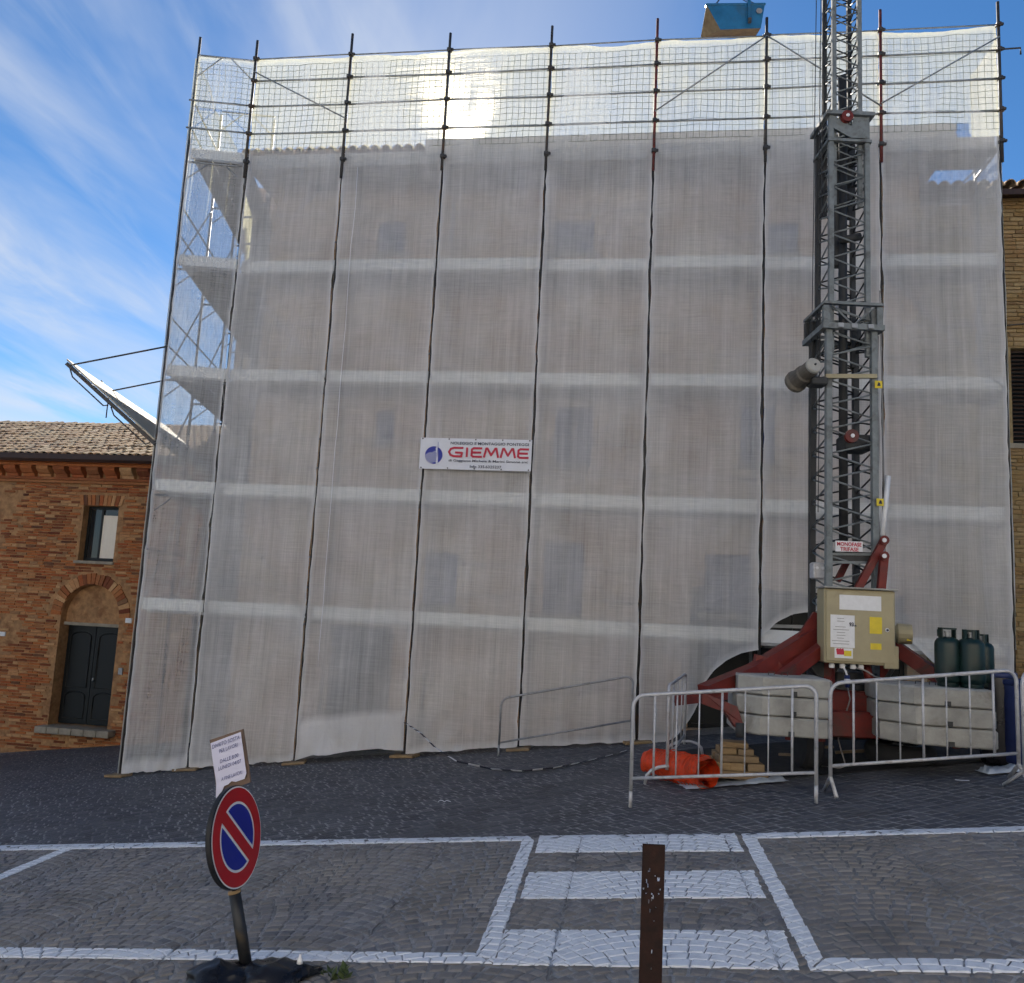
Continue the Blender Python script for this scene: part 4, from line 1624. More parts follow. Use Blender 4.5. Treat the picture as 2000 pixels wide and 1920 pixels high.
def cord_net(fn, w, z0, z1, label, seed):
    mb = MB()
    cell = 0.105
    nx, nz = int(w / cell), int((z1 - z0) / cell)

    def pt_(i, j):
        x, z = w * i / nx, z0 + (z1 - z0) * j / nz
        b = math.sin(math.pi * min(1, max(0, i / nx)))
        sx = 0.03 * fbm(x * 1.1 + seed, z * 0.9, seed) + 0.008 * fbm(x * 9, z * 9, seed)
        sz = 0.05 * b * fbm(x * 0.9, z * 1.1 + seed, seed + 4) + 0.012 * fbm(x * 8, z * 8, seed + 7)
        return fn(x + sx * b, -0.03 + 0.01 * fbm(x, z, seed), z + sz * min(1, j / 2))
    for i in range(nx + 1):
        mb.tube([pt_(i, j) for j in range(nz + 1)], 0.0042, 3, False)
    for j in range(nz + 1):
        mb.tube([pt_(i, j) for i in range(nx + 1)], 0.0042, 3, False)
    o = mb.build('safety_net', M['cord'])
    return tag(o, label, 'net', 'square mesh safety nets along the parapet')


pos_ = ['first bay from the left corner', 'second bay from the left corner', 'third bay, under the glare of the sun', 'fourth bay, left of the hanging skip', 'fifth bay, below the hanging skip', 'bay behind the crane mast', 'rightmost bay']
for k in range(1, 8):
    cord_net(lambda x, d, z, k=k: F(T[k] + x, d, z), 1.8, zC - 0.32, zT - 0.16, 'square mesh cord net on the parapet, ' + pos_[k - 1], k)
cord_net(lambda x, d, z: G(x, d, z), 1.05, zC - 0.3, zT - 0.2, 'square mesh cord net on the narrow left end of the parapet', 9)

# slanting protection fan on the left side
fan = thing('protection_fan', G(0, 1, 0), 'slanting board fan jutting from the left side of the scaffold', 'canopy')
ft0, fb0 = at(133, 712, P0.y - 0.1), at(304, 868, P0.y)
ov = Vector((ft0.x - fb0.x, 0, ft0.z - fb0.z))
base = Vector((P0.x, P0.y, fb0.z))
outd = -RU * abs(ov.x) + UP * ov.z
NF = 4
nrm = outd.cross(RW).normalized()
for i in range(NF):
    b0 = base + RW * (i * BL)
    MB().bar(b0, b0 + outd, 0.06, 0.09, RW).build('beam', M['post'], fan)
    if i < 2:
        MB().tube([b0 + outd * 0.98, b0 + UP * (1.72) + RU * 0.0], 0.016, 6).build('stay_rod', M['post'], fan, True)
    if i == 0:
        pts = [b0 + outd * 0.97 - UP * 0.02, b0 + outd * 0.93 - UP * 0.13, b0 + outd * 0.58 - UP * 0.14, b0 + outd * 0.53 - UP * 0.06]
        MB().tube(pts, 0.012, 6).build('truss_rod', M['post'], fan, True)
        pts = [b0 + outd * 0.5 - UP * 0.05, b0 + outd * 0.46 - UP * 0.14, b0 + outd * 0.1 - UP * 0.14, b0 + outd * 0.06 - UP * 0.05]
        MB().tube(pts, 0.012, 6).build('truss_rod', M['post'], fan, True)
    if i == 1:
        MB().tube([b0 + outd * 1.0, b0 + outd * 1.0 + UP * 0.18 - RU * 0.12], 0.013, 6).build('stay_rod', M['post'], fan, True)
        MB().tube([b0 + outd * 0.97 + UP * 0.02, b0 + outd * 0.97 - UP * 0.5], 0.011, 6).build('stay_rod', M['post'], fan, True)
nbd = 7
for i in range(nbd):
    f0, f1 = (i + 0.02) / nbd, (i + 0.98) / nbd
    a, b = base + outd * f0 + UP * 0.055, base + outd * f1 + UP * 0.055
    L_ = RW * (NF * BL - BL * 0.9)
    MB().prism([a - RW * 0.05, b - RW * 0.05, b + L_, a + L_], UP * 0.03).build('board', M['fan'], fan, recalc=True)

# ------------------------------------------------------------------ lettering
_fonts = {}


def letters(txt, bold=0.0):
    key = (txt, bold)
    if key in _fonts:
        return _fonts[key]
    cu = bpy.data.curves.new('lettering', 'FONT')
    cu.body = txt
    cu.size = 1.0
    cu.offset = bold
    cu.resolution_u = 3
    ob = bpy.data.objects.new('lettering', cu)
    col.objects.link(ob)
    dg = bpy.context.evaluated_depsgraph_get()
    ev = ob.evaluated_get(dg)
    me = ev.to_mesh()
    vs = [(v.co.x, v.co.y) for v in me.vertices]
    fs = [tuple(p.vertices) for p in me.polygons]
    ev.to_mesh_clear()
    bpy.data.objects.remove(ob)
    bpy.data.curves.remove(cu)
    x0, x1 = min(v[0] for v in vs), max(v[0] for v in vs)
    y0, y1 = min(v[1] for v in vs), max(v[1] for v in vs)
    vs = [((x - x0) / (x1 - x0), (y - y0) / (y1 - y0)) for x, y in vs]
    _fonts[key] = (vs, fs)
    return _fonts[key]


def write(txt, org, xdir, ydir, w, h, mat, parent, bold=0.0, name='lettering', shear=0.0):
    """lettering w by h metres whose lower left corner is org"""
    vs, fs = letters(txt, bold)
    mb = MB()
    org, xdir, ydir = Vector(org), Vector(xdir), Vector(ydir)
    mb.add([org + xdir * (x * w + shear * y * h) + ydir * (y * h) for x, y in vs], fs)
    o = mb.build(name, mat, parent)
    o['kind'] = 'stuff'                      # letters too small to pick apart
    return o


# ------------------------------------------------------------------ banner
bc = [fz(x, y, -0.1) for x, y in ((822.5, 853), (1040, 861), (1036, 921.5), (818, 914.5))]
bt0 = (bc[0][0] + bc[3][0]) / 2
bt1 = (bc[1][0] + bc[2][0]) / 2
bz1 = (bc[0][1] + bc[1][1]) / 2
bz0 = (bc[2][1] + bc[3][1]) / 2
BW, BH = bt1 - bt0, bz1 - bz0
ban = thing('advertising_banner', F((bt0 + bt1) / 2, -0.1, bz0), 'white printed scaffolding firm banner tied across one net', 'banner')
mb = MB()
NX, NZ = 24, 8
def bsurf(x, z, off=0.0):
    return F(bt0 + x, -0.1 - 0.006 * math.sin(x * 5) * math.sin(z * 6) - off, bz0 + z)
vs = [bsurf(BW * i / NX, BH * j / NZ) for j in range(NZ + 1) for i in range(NX + 1)]
fs = [(j * (NX + 1) + i, j * (NX + 1) + i + 1, (j + 1) * (NX + 1) + i + 1, (j + 1) * (NX + 1) + i) for j in range(NZ) for i in range(NX)]
mb.add(vs, fs)
mb.add([v + FW_ * 0.004 for v in vs], [f[::-1] for f in fs])
sheet_ = mb.build('sheet', M['banner'], ban, True)
BO = 0.012
def bpt(fx, fy):
    return F(bt0 + BW * fx, -0.1 - BO, bz0 + BH * fy)
for txt, x0, x1, y0, y1, mt, bd in (('NOLEGGIO E MONTAGGIO PONTEGGI', 0.275, 0.972, 0.795, 0.885, 'ink', 0.012), 
                                    ('di Gaggiano Michele & Marini Simone snc', 0.265, 0.972, 0.225, 0.325, 'ink', 0.012), ('Info 335.6325237', 0.46, 0.74, 0.06, 0.15, 'ink', 0.012)):
    write(txt, bpt(x0, y0), FU, UP, BW * (x1 - x0), BH * (y1 - y0), M[mt], ban, bd)
GLY = {'G': [[(1.0, 1.0), (0.38, 1.0), (0.14, 0.86), (0.02, 0.5), (0.14, 0.14), (0.38, 0.0), (0.92, 0.0), (0.96, 0.42), (0.5, 0.45)]], 'I': [[(0.5, 0.0), (0.5, 1.0)]],
       'E': [[(1.0, 1.0), (0.24, 1.0), (0.06, 0.86), (0.04, 0.14), (0.2, 0.0), (1.0, 0.0)], [(0.06, 0.5), (0.92, 0.5)]], 'M': [[(0.0, 0.0), (0.14, 1.0), (0.22, 1.0), (0.5, 0.2), (0.78, 1.0), (0.86, 1.0), (1.0, 0.0)]]}
xcur = 0.262
hh_ = BH * 0.27
for ch, wf in (('G', 0.125), ('I', 0.03), ('E', 0.092), ('M', 0.125), ('M', 0.125), ('E', 0.092)):
    mm = MB()
    lay_ = 0
    for path in GLY[ch]:
        pts = [F(bt0 + BW * (xcur + wf * x), -0.1 - BO, bz0 + BH * 0.42 + hh_ * z_) for x, z_ in path]
        for a_, b_ in zip(pts, pts[1:]):
            d_ = (b_ - a_).normalized()
            n_ = d_.cross(FW_).normalized() * (hh_ * 0.125)
            e_ = d_ * (hh_ * 0.07)
            off_ = FW_ * (-0.0004 * lay_)
            mm.add([a_ - e_ - n_ + off_, b_ + e_ - n_ + off_, b_ + e_ + n_ + off_, a_ - e_ + n_ + off_], [(0, 1, 2, 3)])
            lay_ += 1
    mm.build('letter', M['redprint'], ban)
    xcur += wf + 0.024
lc = (0.128, 0.44)
lr = BH * 0.285
mb = MB()
cen = bpt(*lc)
mb.add([cen] + [cen + FU * (lr * math.cos(2 * math.pi * k / 32)) + UP * (lr * math.sin(2 * math.pi * k / 32)) for k in range(32)], [(0, k + 1, (k + 1) % 32 + 1) for k in range(32)])
mb.build('logo_disc', M['blueprint'], ban)
mb = MB()
for q in range(5):                           # white stepped building lines across the disc
    zz = 0.34 - q * 0.26
    pts = [(-1.0 + 0.02 * q, zz - 0.55), (-0.45, zz - 0.12), (-0.25, zz - 0.3), (0.05, zz + 0.02), (0.42, zz - 0.12)]
    pts = [(x, z) for x, z in pts if True]
    for (xa, za), (xb, zb_) in zip(pts, pts[1:]):
        def inside(x, z):
            l_ = math.hypot(x, z)
            return (x, z) if l_ < 1 else (x / l_, z / l_)
        quad = [inside(xa, za), inside(xb, zb_), inside(xb, zb_ + 0.1), inside(xa, za + 0.1)]
        mb.add([cen + FU * (lr * x) + UP * (lr * z) - FW_ * 0.003 for x, z in quad], [(0, 1, 2, 3)])
mb.add([cen + FU * (lr * x) + UP * (lr * z) - FW_ * 0.0032 for x, z in ((0.32, -1.05), (0.5, -1.05), (0.5, -0.1), (0.42, 1.1), (0.36, 1.1), (0.18, 0.75), (0.32, 0.2))], [tuple(range(7))])
mb.build('logo_lines', M['banner'], ban)
MB().add([cen + FU * (lr * x) + UP * (lr * z) - FW_ * 0.005 for x, z in ((0.38, -0.2), (0.44, -0.2), (0.46, 1.5), (0.43, 1.5))], [(0, 1, 2, 3)]).build('logo_mast', M['blueprint'], ban)
for i in range(5):
    for fy in (0.035, 0.965):
        MB().lathe(bpt(0.02 + 0.24 * i, fy), [(0.012, 0), (0.012, 0.004)], 8, frame(FU, UP, -FW_)).build('eyelet', M['post'], ban)

# ------------------------------------------------------------------ tower crane
CY = 10.22                                   # front face of the lower mast
cpt = at(1663, 900, CY)
CX = cpt.x
WL = 0.56
CC = Vector((CX, CY + WL / 2, 0))
cg = gz(CC.x, CC.y)
crane = thing('tower_crane', (CC.x, CC.y, cg), 'grey lattice mast of a self-erecting crane on a red base', 'crane')
zof = lambda py, Y=CY: at(1663, py, Y).z
z_base, z_col, z_top2, z_top3 = cg + 0.55, zof(618), zof(225), 12.6


def mast(w, z0, z1, chord, pitch, rbar, mname, cx=CC.x, cy=CC.y):
    h = w / 2
    cor = [(-h, -h), (h, -h), (h, h), (-h, h)]
    for x, y in cor:
        MB().bbox((cx + x, cy + y, (z0 + z1) / 2), (chord, chord, z1 - z0), 0.006).build('chord', M['crane'] if y < 0 else M['cranedark'], crane)  # far chords in dark steel, shade put into their colour
    n = max(2, int((z1 - z0) / pitch))
    for f_ in range(4):
        a, b = cor[f_], cor[(f_ + 1) % 4]
        for k in range(n):
            za, zb_, zc_ = z0 + (z1 - z0) * k / n, z0 + (z1 - z0) * (k + 0.5) / n, z0 + (z1 - z0) * (k + 1) / n
            o_ = 0.25 * (z1 - z0) / n if f_ % 2 else 0
            for p0, p1 in (((a, za), (b, zb_)), ((b, zb_), (a, zc_))):
                q0 = Vector((cx + p0[0][0], cy + p0[0][1], min(p0[1] + o_, z1)))
                q1 = Vector((cx + p1[0][0], cy + p1[0][1], min(p1[1] + o_, z1)))
                MB().tube([q0, q1], rbar, 5).build('lattice_bar', M['crane'] if f_ in (0, 3) else M['cranedark'], crane, True)  # right and rear bars darkened by colour as if shaded


mast(WL, z_base, z_col + 0.1, 0.075, 0.30, 0.012, 'lower')
mast(0.46, z_col - 0.5, z_top2, 0.062, 0.30, 0.011, 'middle')
mast(0.335, z_top2 - 1.2, z_top3, 0.055, 0.26, 0.010, 'upper')
# collars where the sections telescope
for zz, w_, h_ in ((z_col + 0.14, 0.74, 0.035), (z_col - 0.16, 0.76, 0.07), (z_top2 + 0.02, 0.62, 0.05), (z_top2 - 0.34, 0.56, 0.035)):
    mm = MB()
    for sx, sy, lx, ly in ((0, -1, w_, 0.06), (0, 1, w_, 0.06), (-1, 0, 0.06, w_ - 0.122), (1, 0, 0.06, w_ - 0.122)):
        mm.box((CC.x + sx * (w_ / 2 - 0.03), CC.y + sy * (w_ / 2 - 0.03), zz), (lx, ly, h_))
    mm.build('collar', M['crane'], crane)
for k in (-0.17, 0.0, 0.2):
    MB().bbox((CC.x + k, CC.y - 0.39, z_col - 0.16), (0.07, 0.03, 0.06), 0.006).build('clamp', M['galv'], crane)
for sx in (-1, 1):
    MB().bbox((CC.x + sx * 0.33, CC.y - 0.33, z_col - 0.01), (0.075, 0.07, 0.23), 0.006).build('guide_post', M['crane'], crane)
    MB().bbox((CC.x + sx * 0.33, CC.y + 0.33, z_col - 0.01), (0.075, 0.07, 0.23), 0.006).build('guide_post', M['cranedark'], crane)  # rear posts take the shaded colour too
    MB().tube([(CC.x + sx * 0.26, CC.y - 0.36, z_col + 0.1), (CC.x + 0.02 * sx, CC.y - 0.36, z_col - 0.12)], 0.012, 5).build('collar_brace', M['crane'], crane)
# head plates with the red sheave
mm = MB()
zz = z_top2 - 0.16
mm.prism([(CC.x - 0.25, CC.y - 0.265, zz + 0.15), (CC.x - 0.2, CC.y - 0.265, zz + 0.15), (CC.x + 0.02, CC.y - 0.265, zz + 0.02), (CC.x + 0.06, CC.y - 0.265, zz + 0.15), (CC.x + 0.25, CC.y - 0.265, zz + 0.15), (CC.x + 0.25, CC.y - 0.265, zz - 0.14), (CC.x + 0.02, CC.y - 0.265, zz - 0.14), (CC.x - 0.2, CC.y - 0.265, zz - 0.02), (CC.x - 0.25, CC.y - 0.265, zz - 0.02)], (0, 0.02, 0))
mm.build('head_plate', M['crane'], crane, recalc=True)
for px, py, r_, nm in ((1654, 228, 0.075, 'sheave'), (1663, 852, 0.082, 'sheave')):
    c = at(px, py, CY - 0.02)
    mm = MB()
    mm.lathe(c, [(r_, -0.03), (r_, -0.015), (r_ * 0.86, 0.0), (r_, 0.015), (r_, 0.03)], 18, frame((1, 0, 0), (0, 0, 1), (0, -1, 0)))
    so = mm.build('sheave', M['red'], crane, False)
    MB().lathe(c, [(r_ * 0.3, -0.045), (r_ * 0.3, 0.045)], 10, frame((1, 0, 0), (0, 0, 1), (0, -1, 0))).build('pin', M['white'], so)
c = at(1668, 868, CY + 0.25)
MB().bbox(c, (0.34, 0.3, 0.2), 0.02).build('sheave_block', M['cranedark'], crane)
# inner ram and folded jib strut seen through the lattice
MB().tube([(CC.x + 0.03, CC.y + 0.05, zof(1080)), (CC.x + 0.03, CC.y + 0.05, zof(120))], 0.055, 10).build('ram', M['cranedark'], crane, True)
MB().bbox((CC.x + 0.0, CC.y + 0.1, (zof(500) + zof(250)) / 2), (0.16, 0.1, zof(250) - zof(500)), 0.02).build('ram_housing', M['cranedark'], crane)
MB().tube([at(1640, 470, CY + 0.2), at(1680, 462, CY + 0.2)], 0.05, 10).build('cross_shaft', M['cranedark'], crane, True)
for q in (0.0, 0.05, 0.16):
    MB().tube([(CC.x - 0.34 - q * 0.3, CC.y - 0.1 + q, zof(1000)), (CC.x - 0.26 - q * 0.2, CC.y - 0.1 + q, 12.6)], 0.006, 5).build('hoist_rope', M['cranedark'], crane)
MB().tube([(CC.x + 0.44, CC.y - 0.2, zof(1060)), (CC.x + 0.40, CC.y - 0.2, zof(560))], 0.009, 5).build('cable', M['rope'], crane)
MB().tube([(CC.x + 0.36 + 0.015 * math.sin(k), CC.y - 0.2, zof(1120) + (zof(650) - zof(1120)) * k / 14) for k in range(15)], 0.011, 6).build('cable', M['rope'], crane, True)
# slewing motor with its round light cap
ma, mbp = at(1592, 712, CY - 0.25), at(1556, 744, CY + 0.15)
d_ = (ma - mbp).normalized()
mm = MB()
L_ = (ma - mbp).length
zx = d_.orthogonal().normalized()
Mx = frame(zx, d_.cross(zx), d_)
mm.lathe(mbp, [(0.08, -0.06), (0.14, -0.05), (0.145, 0.0), (0.12, 0.03), (0.118, L_ * 0.45), (0.1, L_ * 0.5), (0.098, L_ * 0.86), (0.1, L_ * 0.87)], 20, Mx)
mo = mm.build('motor', M['motor'], crane, False)
MB().lathe(mbp + d_ * (L_ * 0.88), [(0.1, 0), (0.1, 0.03), (0.085, 0.05)], 20, Mx).build('motor_cap', M['conc'], mo)
MB().lathe(mbp + d_ * (L_ * 0.88), [(0.012, 0.05), (0.012, 0.07)], 8, Mx).build('bolt', M['cranedark'], mo)
MB().bbox((mbp + ma) / 2 + Vector((0.16, 0.05, -0.1)), (0.2, 0.2, 0.1), 0.015).build('motor_bracket', M['cranedark'], crane)
MB().bar(at(1612, 735, CY - 0.06), at(1712, 735, CY - 0.06), 0.04, 0.05).build('cross_bar', M['cabinet'], crane)
for px, py, s_ in ((1716, 751, 0.09), (1719, 981, 0.085)):
    c = at(px, py, CY - 0.08)
    yo = MB().bbox(c, (s_, 0.012, s_ * 1.05), 0.003).build('warning_tag', M['yellow'], crane)
    MB().prism([c + Vector((-0.02, -0.01, -0.02)), c + Vector((0.02, -0.01, -0.02)), c + Vector((0.012, -0.01, 0.02)), c + Vector((-0.008, -0.01, 0.025))], (0, 0.003, 0)).build('tag_mark', M['ink'], yo)
# phase sign
pc = [at(x, y, CY - 0.06) for x, y in ((1632, 1056), (1685, 1058), (1685, 1078), (1632, 1077))]
sgn = MB().prism([pc[3], pc[2], pc[1], pc[0]], (0, 0.01, 0)).build('phase_sign', M['white'], crane, recalc=True)
xw = (pc[1] - pc[0]).length
for txt, fy in (('MONOFASE', 0.54), ('TRIFASE', 0.08)):
    ww = 0.9 if txt[0] == 'M' else 0.68
    write(txt, pc[3] + Vector((xw * (1 - ww) / 2, -0.006, (pc[0].z - pc[3].z) * fy)), (1, 0, 0), (0, 0, 1), xw * ww, (pc[0].z - pc[3].z) * 0.37, M['redprint'], sgn, 0.025)
for py in (1082, 1098):
    MB().bar(at(1622, py, CY), at(1708, py + 1, CY), 0.03, 0.03).build('cross_bar', M['crane'], crane)
MB().bbox(at(1662, 1088, CY + 0.1), (0.5, 0.2, 0.12), 0.01).build('mast_foot', M['cranedark'], crane)
# red raking struts either side of the mast foot
for (xa, ya), (xb, yb), yo, w_ in (((1727, 1055), (1662, 1175), -0.1, 0.085), ((1727, 1086), (1718, 1180), -0.16, 0.09), ((1655, 1095), (1635, 1135), 0.35, 0.07)):
    so = MB().bar(at(xb, yb, CY + yo), at(xa, ya, CY + yo), w_, 0.06, (0, 1, 0)).build('raking_strut', M['red'], crane)
    if xa > 1700:
        MB().lathe(at(xa, ya, CY + yo - 0.05), [(0.055, 0.0), (0.055, 0.02), (0.026, 0.022), (0.026, 0.045)], 14, frame((1, 0, 0), (0, 0, 1), (0, -1, 0))).build('pivot', M['red'], so)
        MB().lathe(at(xa, ya, CY + yo - 0.1), [(0.026, 0.0), (0.026, 0.012)], 12, frame((1, 0, 0), (0, 0, 1), (0, -1, 0))).build('pivot_cap', M['white'], so)
MB().tube([at(1724, 1046, CY - 0.05), at(1735, 930, CY)], 0.03, 8).build('jib_tube', M['white'], crane, True)
MB().tube([at(1724, 1046, CY - 0.05), at(1727, 1190, CY - 0.02)], 0.024, 8).build('jib_tube', M['galv'], crane, True)
c = at(1597, 1115, CY + 0.2)
jb = MB().bbox(c, (0.15, 0.15, 0.2), 0.015).build('junction_box', M['barrier'], crane)
for q in (-0.035, 0.035):
    MB().lathe(c + Vector((q, -0.078, 0.03)), [(0.018, 0), (0.018, 0.012)], 10, frame((1, 0, 0), (0, 0, 1), (0, -1, 0))).build('socket', M['white'], jb)
# chassis
zc_ = cg + 0.62
MB().bbox((CC.x, CC.y, cg + 0.72), (1.5, 1.3, 0.26), 0.02).build('chassis', M['red'], crane)
MB().lathe((CC.x, CC.y, cg + 0.84), [(0.5, 0), (0.5, 0.08), (0.42, 0.1), (0.42, 0.2)], 24).build('slew_ring', M['cranedark'], crane)
for sx in (-0.5, 0.42):
    MB().bar((CC.x + sx * 0.7, CC.y - 0.5, cg + 0.5), (CC.x + sx * 0.7, CC.y - 0.5, cg + 1.25), 0.09, 0.09).build('upright', M['red'], crane)


def arm(pts, w, h, foot=None):
    for p0, p1 in zip(pts, pts[1:]):
        MB().bar(p0, p1, w, h).build('outrigger', M['red'], crane)


# left outrigger: a plated arm sloping down to its jack
arm([at(1585, 1240, 10.1), at(1470, 1312, 9.75), at(1375, 1352, 9.35)], 0.16, 0.15)
arm([at(1612, 1262, 9.95), at(1520, 1330, 9.55)], 0.12, 0.13)
mm = MB()
mm.prism([at(1372, 1352, 9.3), at(1440, 1380, 9.25), at(1452, 1415, 9.2), at(1438, 1422, 9.2), at(1418, 1392, 9.25), at(1372, 1375, 9.3)], (0, 0.14, 0))
mm.build('outrigger_end', M['red'], crane, recalc=True)
mm = MB()
mm.prism([at(1590, 1195, 10.12), at(1604, 1200, 10.12), at(1604, 1290, 10.0), at(1560, 1300, 9.9), at(1500, 1330, 9.7), at(1478, 1318, 9.7), at(1545, 1262, 9.95)], (0, 0.05, 0))
mm.build('gusset', M['red'], crane, recalc=True)
mm = MB()
mm.prism([at(1478, 1278, 9.8), at(1520, 1290, 9.8), at(1535, 1310, 9.8), at(1470, 1318, 9.8)], (0, 0.1, 0))
mm.build('gusset', M['red'], crane, recalc=True)
MB().tube([at(1445, 1412, 9.2), at(1445, 1440, 9.2)], 0.045, 10).build('jack', M['cranedark'], crane, True)
# right outrigger and far ones
arm([at(1740, 1258, 10.2), at(1800, 1300, 10.0), at(1880, 1352, 9.7)], 0.16, 0.15)
arm([(CC.x - 0.6, CC.y + 0.6, cg + 0.75), (CC.x - 1.7, CC.y + 1.5, cg + 0.45)], 0.14, 0.14)
arm([(CC.x + 0.6, CC.y + 0.6, cg + 0.75), (CC.x + 1.6, CC.y + 1.4, cg + 0.7)], 0.14, 0.14)
MB().bbox((CC.x - 0.02, CC.y - 0.75, cg + 0.5), (2.9, 0.14, 0.28), 0.015).build('ballast_beam', M['red'], crane)
for sx in (-0.9, -0.55, 0.95, 1.35):
    MB().bar((CC.x + sx, CC.y - 0.78, cg + 0.30), (CC.x + sx, CC.y - 0.78, cg + 0.64), 0.08, 0.06).build('ballast_bracket', M['red'], crane)
MB().tube([at(1690, 1296, 9.9), at(1702, 1340, 9.9)], 0.05, 8).build('hydraulic_ram', M['red'], crane, True)
MB().lathe(at(1605, 1295, 10.1), [(0.16, -0.1), (0.17, 0.0), (0.16, 0.1)], 16, frame((0, 0, 1), (1, 0, 0), (0, 1, 0))).build('winch_drum', M['cranedark'], crane)
# far motor with cowl to the right of the cabinet
MB().lathe(at(1762, 1238, 10.05), [(0.04, -0.1), (0.115, -0.1), (0.12, 0.05), (0.06, 0.1)], 16, frame((0, 0, 1), (0.3, 0.95, 0), (-0.95, 0.3, 0))).build('motor', M['cabinet'], crane)
MB().tube([at(1742, 1255, 9.9), at(1752, 1272, 9.85), at(1748, 1300, 9.8), at(1728, 1330, 9.9)], 0.025, 7).build('hose', M['cranedark'], crane, True)
MB().bbox(at(1776, 1248, 9.95), (0.06, 0.02, 0.05), 0.004).build('warning_tag', M['yellow'], crane)

for sx in (-0.55, 0.55):  # wheels and axle added so the space under the chassis reads dark
    wc_ = Vector((CC.x + sx, CC.y - 0.35, gz(CC.x + sx, CC.y) + 0.30))
    w_o = MB().lathe(wc_, [(0.17, -0.1), (0.27, -0.1), (0.3, -0.07), (0.3, 0.07), (0.27, 0.1), (0.17, 0.1)], 24, frame((0, 1, 0), (0, 0, 1), (1, 0, 0))).build('wheel', M['rubber'], crane, False)
    MB().lathe(wc_, [(0.17, -0.08), (0.17, 0.08)], 16, frame((0, 1, 0), (0, 0, 1), (1, 0, 0))).build('rim', M['red'], w_o)
MB().tube([(CC.x - 0.6, CC.y - 0.35, cg + 0.3), (CC.x + 0.6, CC.y - 0.35, cg + 0.36)], 0.05, 8).build('axle', M['cranedark'], crane, True)
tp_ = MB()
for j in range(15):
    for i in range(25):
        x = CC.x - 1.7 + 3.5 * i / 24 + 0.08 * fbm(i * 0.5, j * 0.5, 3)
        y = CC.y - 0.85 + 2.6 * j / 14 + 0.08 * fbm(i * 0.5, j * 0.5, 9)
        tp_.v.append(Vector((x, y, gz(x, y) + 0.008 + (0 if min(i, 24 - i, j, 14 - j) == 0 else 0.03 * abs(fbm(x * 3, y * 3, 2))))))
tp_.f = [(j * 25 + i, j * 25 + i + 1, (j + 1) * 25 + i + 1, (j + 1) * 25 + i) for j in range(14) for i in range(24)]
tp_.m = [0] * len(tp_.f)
tag(tp_.build('shade_sheet', M['rubber'], None, True), 'black sheet added to paint the shade beneath the crane base', 'sheet')  # dark sheet added to deepen the shade on the paving here
# loose clutter under the crane
rc_ = random.Random(31)
for k, (px, py, l_, lab) in enumerate(((1560, 1478, 0.5, 'grey scrap batten lying under the crane left of the cable'), (1600, 1462, 0.35, 'short broken batten under the crane beside the ballast'), (1682, 1470, 0.6, 'pale batten lying under the crane behind the right barrier'))):
    p = gp(px, py, 0.03)
    a = rc_.uniform(-0.8, 0.8)
    dd_ = Vector((math.cos(a), math.sin(a), 0)) * l_ / 2
    q0, q1 = p - dd_, p + dd_
    q0.z, q1.z = gz(q0.x, q0.y) + 0.05, gz(q1.x, q1.y) + 0.05
    tag(MB().bar(q0, q1, 0.06, 0.03).build('scrap_batten', M['wood']), lab, 'timber')

# electrical cabinet
cab_c = at(1671, 1224, 9.8)
cab = thing('control_cabinet', cab_c + Vector((0, 0, -0.42)), 'beige electrical control cabinet fixed on the crane base', 'cabinet')
CA = R(-3)
Mc = rotz(CA)
cx_ = Mc @ Vector((1, 0, 0))
cn = Mc @ Vector((0, -1, 0))
CWd, CHt = 0.785, 0.83
MB().bbox(cab_c, (CWd, 0.26, CHt), 0.012, Mc).build('box', M['cabinet'], cab)
dr_o = MB().bbox(cab_c + cn * 0.142, (CWd - 0.04, 0.02, CHt - 0.05), 0.006, Mc).build('door', M['cabinet'], cab)
MB().bbox(cab_c + UP * (CHt / 2 + 0.012) + cn * 0.02, (CWd + 0.03, 0.34, 0.02), 0.005, Mc).build('rain_cap', M['conc'], cab)
MB().bbox(cab_c + cx_ * 0.34 - UP * 0.32 + cn * 0.135 , (0.16, 0.03, 0.25), 0.006, Mc).build('side_flange', M['cabinet'], cab)


def cab_pt(fx, fz_, off=0.155):
    return cab_c + cx_ * (fx * CWd / 2) + UP * (fz_ * CHt / 2) + cn * off


def sticker(fx, fz_, w, h, mt, nm='sticker'):
    return MB().bbox(cab_pt(fx, fz_), (w, 0.004, h), 0.001, Mc).build(nm, M[mt], dr_o)


sticker(0.0, 0.64, 0.46, 0.165, 'white', 'name_plate')
st = sticker(-0.5, -0.14, 0.265, 0.36, 'white', 'data_sheet')
write('93', cab_pt(-0.32, 0.0, 0.162), cx_, UP, 0.05, 0.045, M['ink'], dr_o, 0.04)
write('dB', cab_pt(-0.18, 0.0, 0.162), cx_, UP, 0.025, 0.02, M['ink'], dr_o, 0.03)
mm = MB()
rl = random.Random(4)
for k in range(10):
    zz = 0.2 - k * 0.075
    if k in (2,):
        continue
    mm.box(cab_pt(-0.74 + 0.02 * rl.random(), zz, 0.1585) + cx_ * 0.07, (rl.uniform(0.06, 0.2), 0.0015, 0.006), Mc)
mm.build('printed_rows', M['rope'], dr_o)
sticker(0.43, 0.06, 0.135, 0.185, 'yellow')
sticker(0.43, -0.5, 0.12, 0.07, 'yellow')
s4 = sticker(-0.47, -0.72, 0.2, 0.11, 'white')
mm = MB()
for k in range(3):
    p = cab_pt(-0.66 + k * 0.07, -0.76, 0.159)
    mm.prism([p, p + cx_ * 0.03, p + cx_ * 0.015 + UP * 0.07, p - cx_ * 0.01 + UP * 0.06], -cn * 0.002)
mm.build('sticker_print', M['redprint'], dr_o, recalc=True)
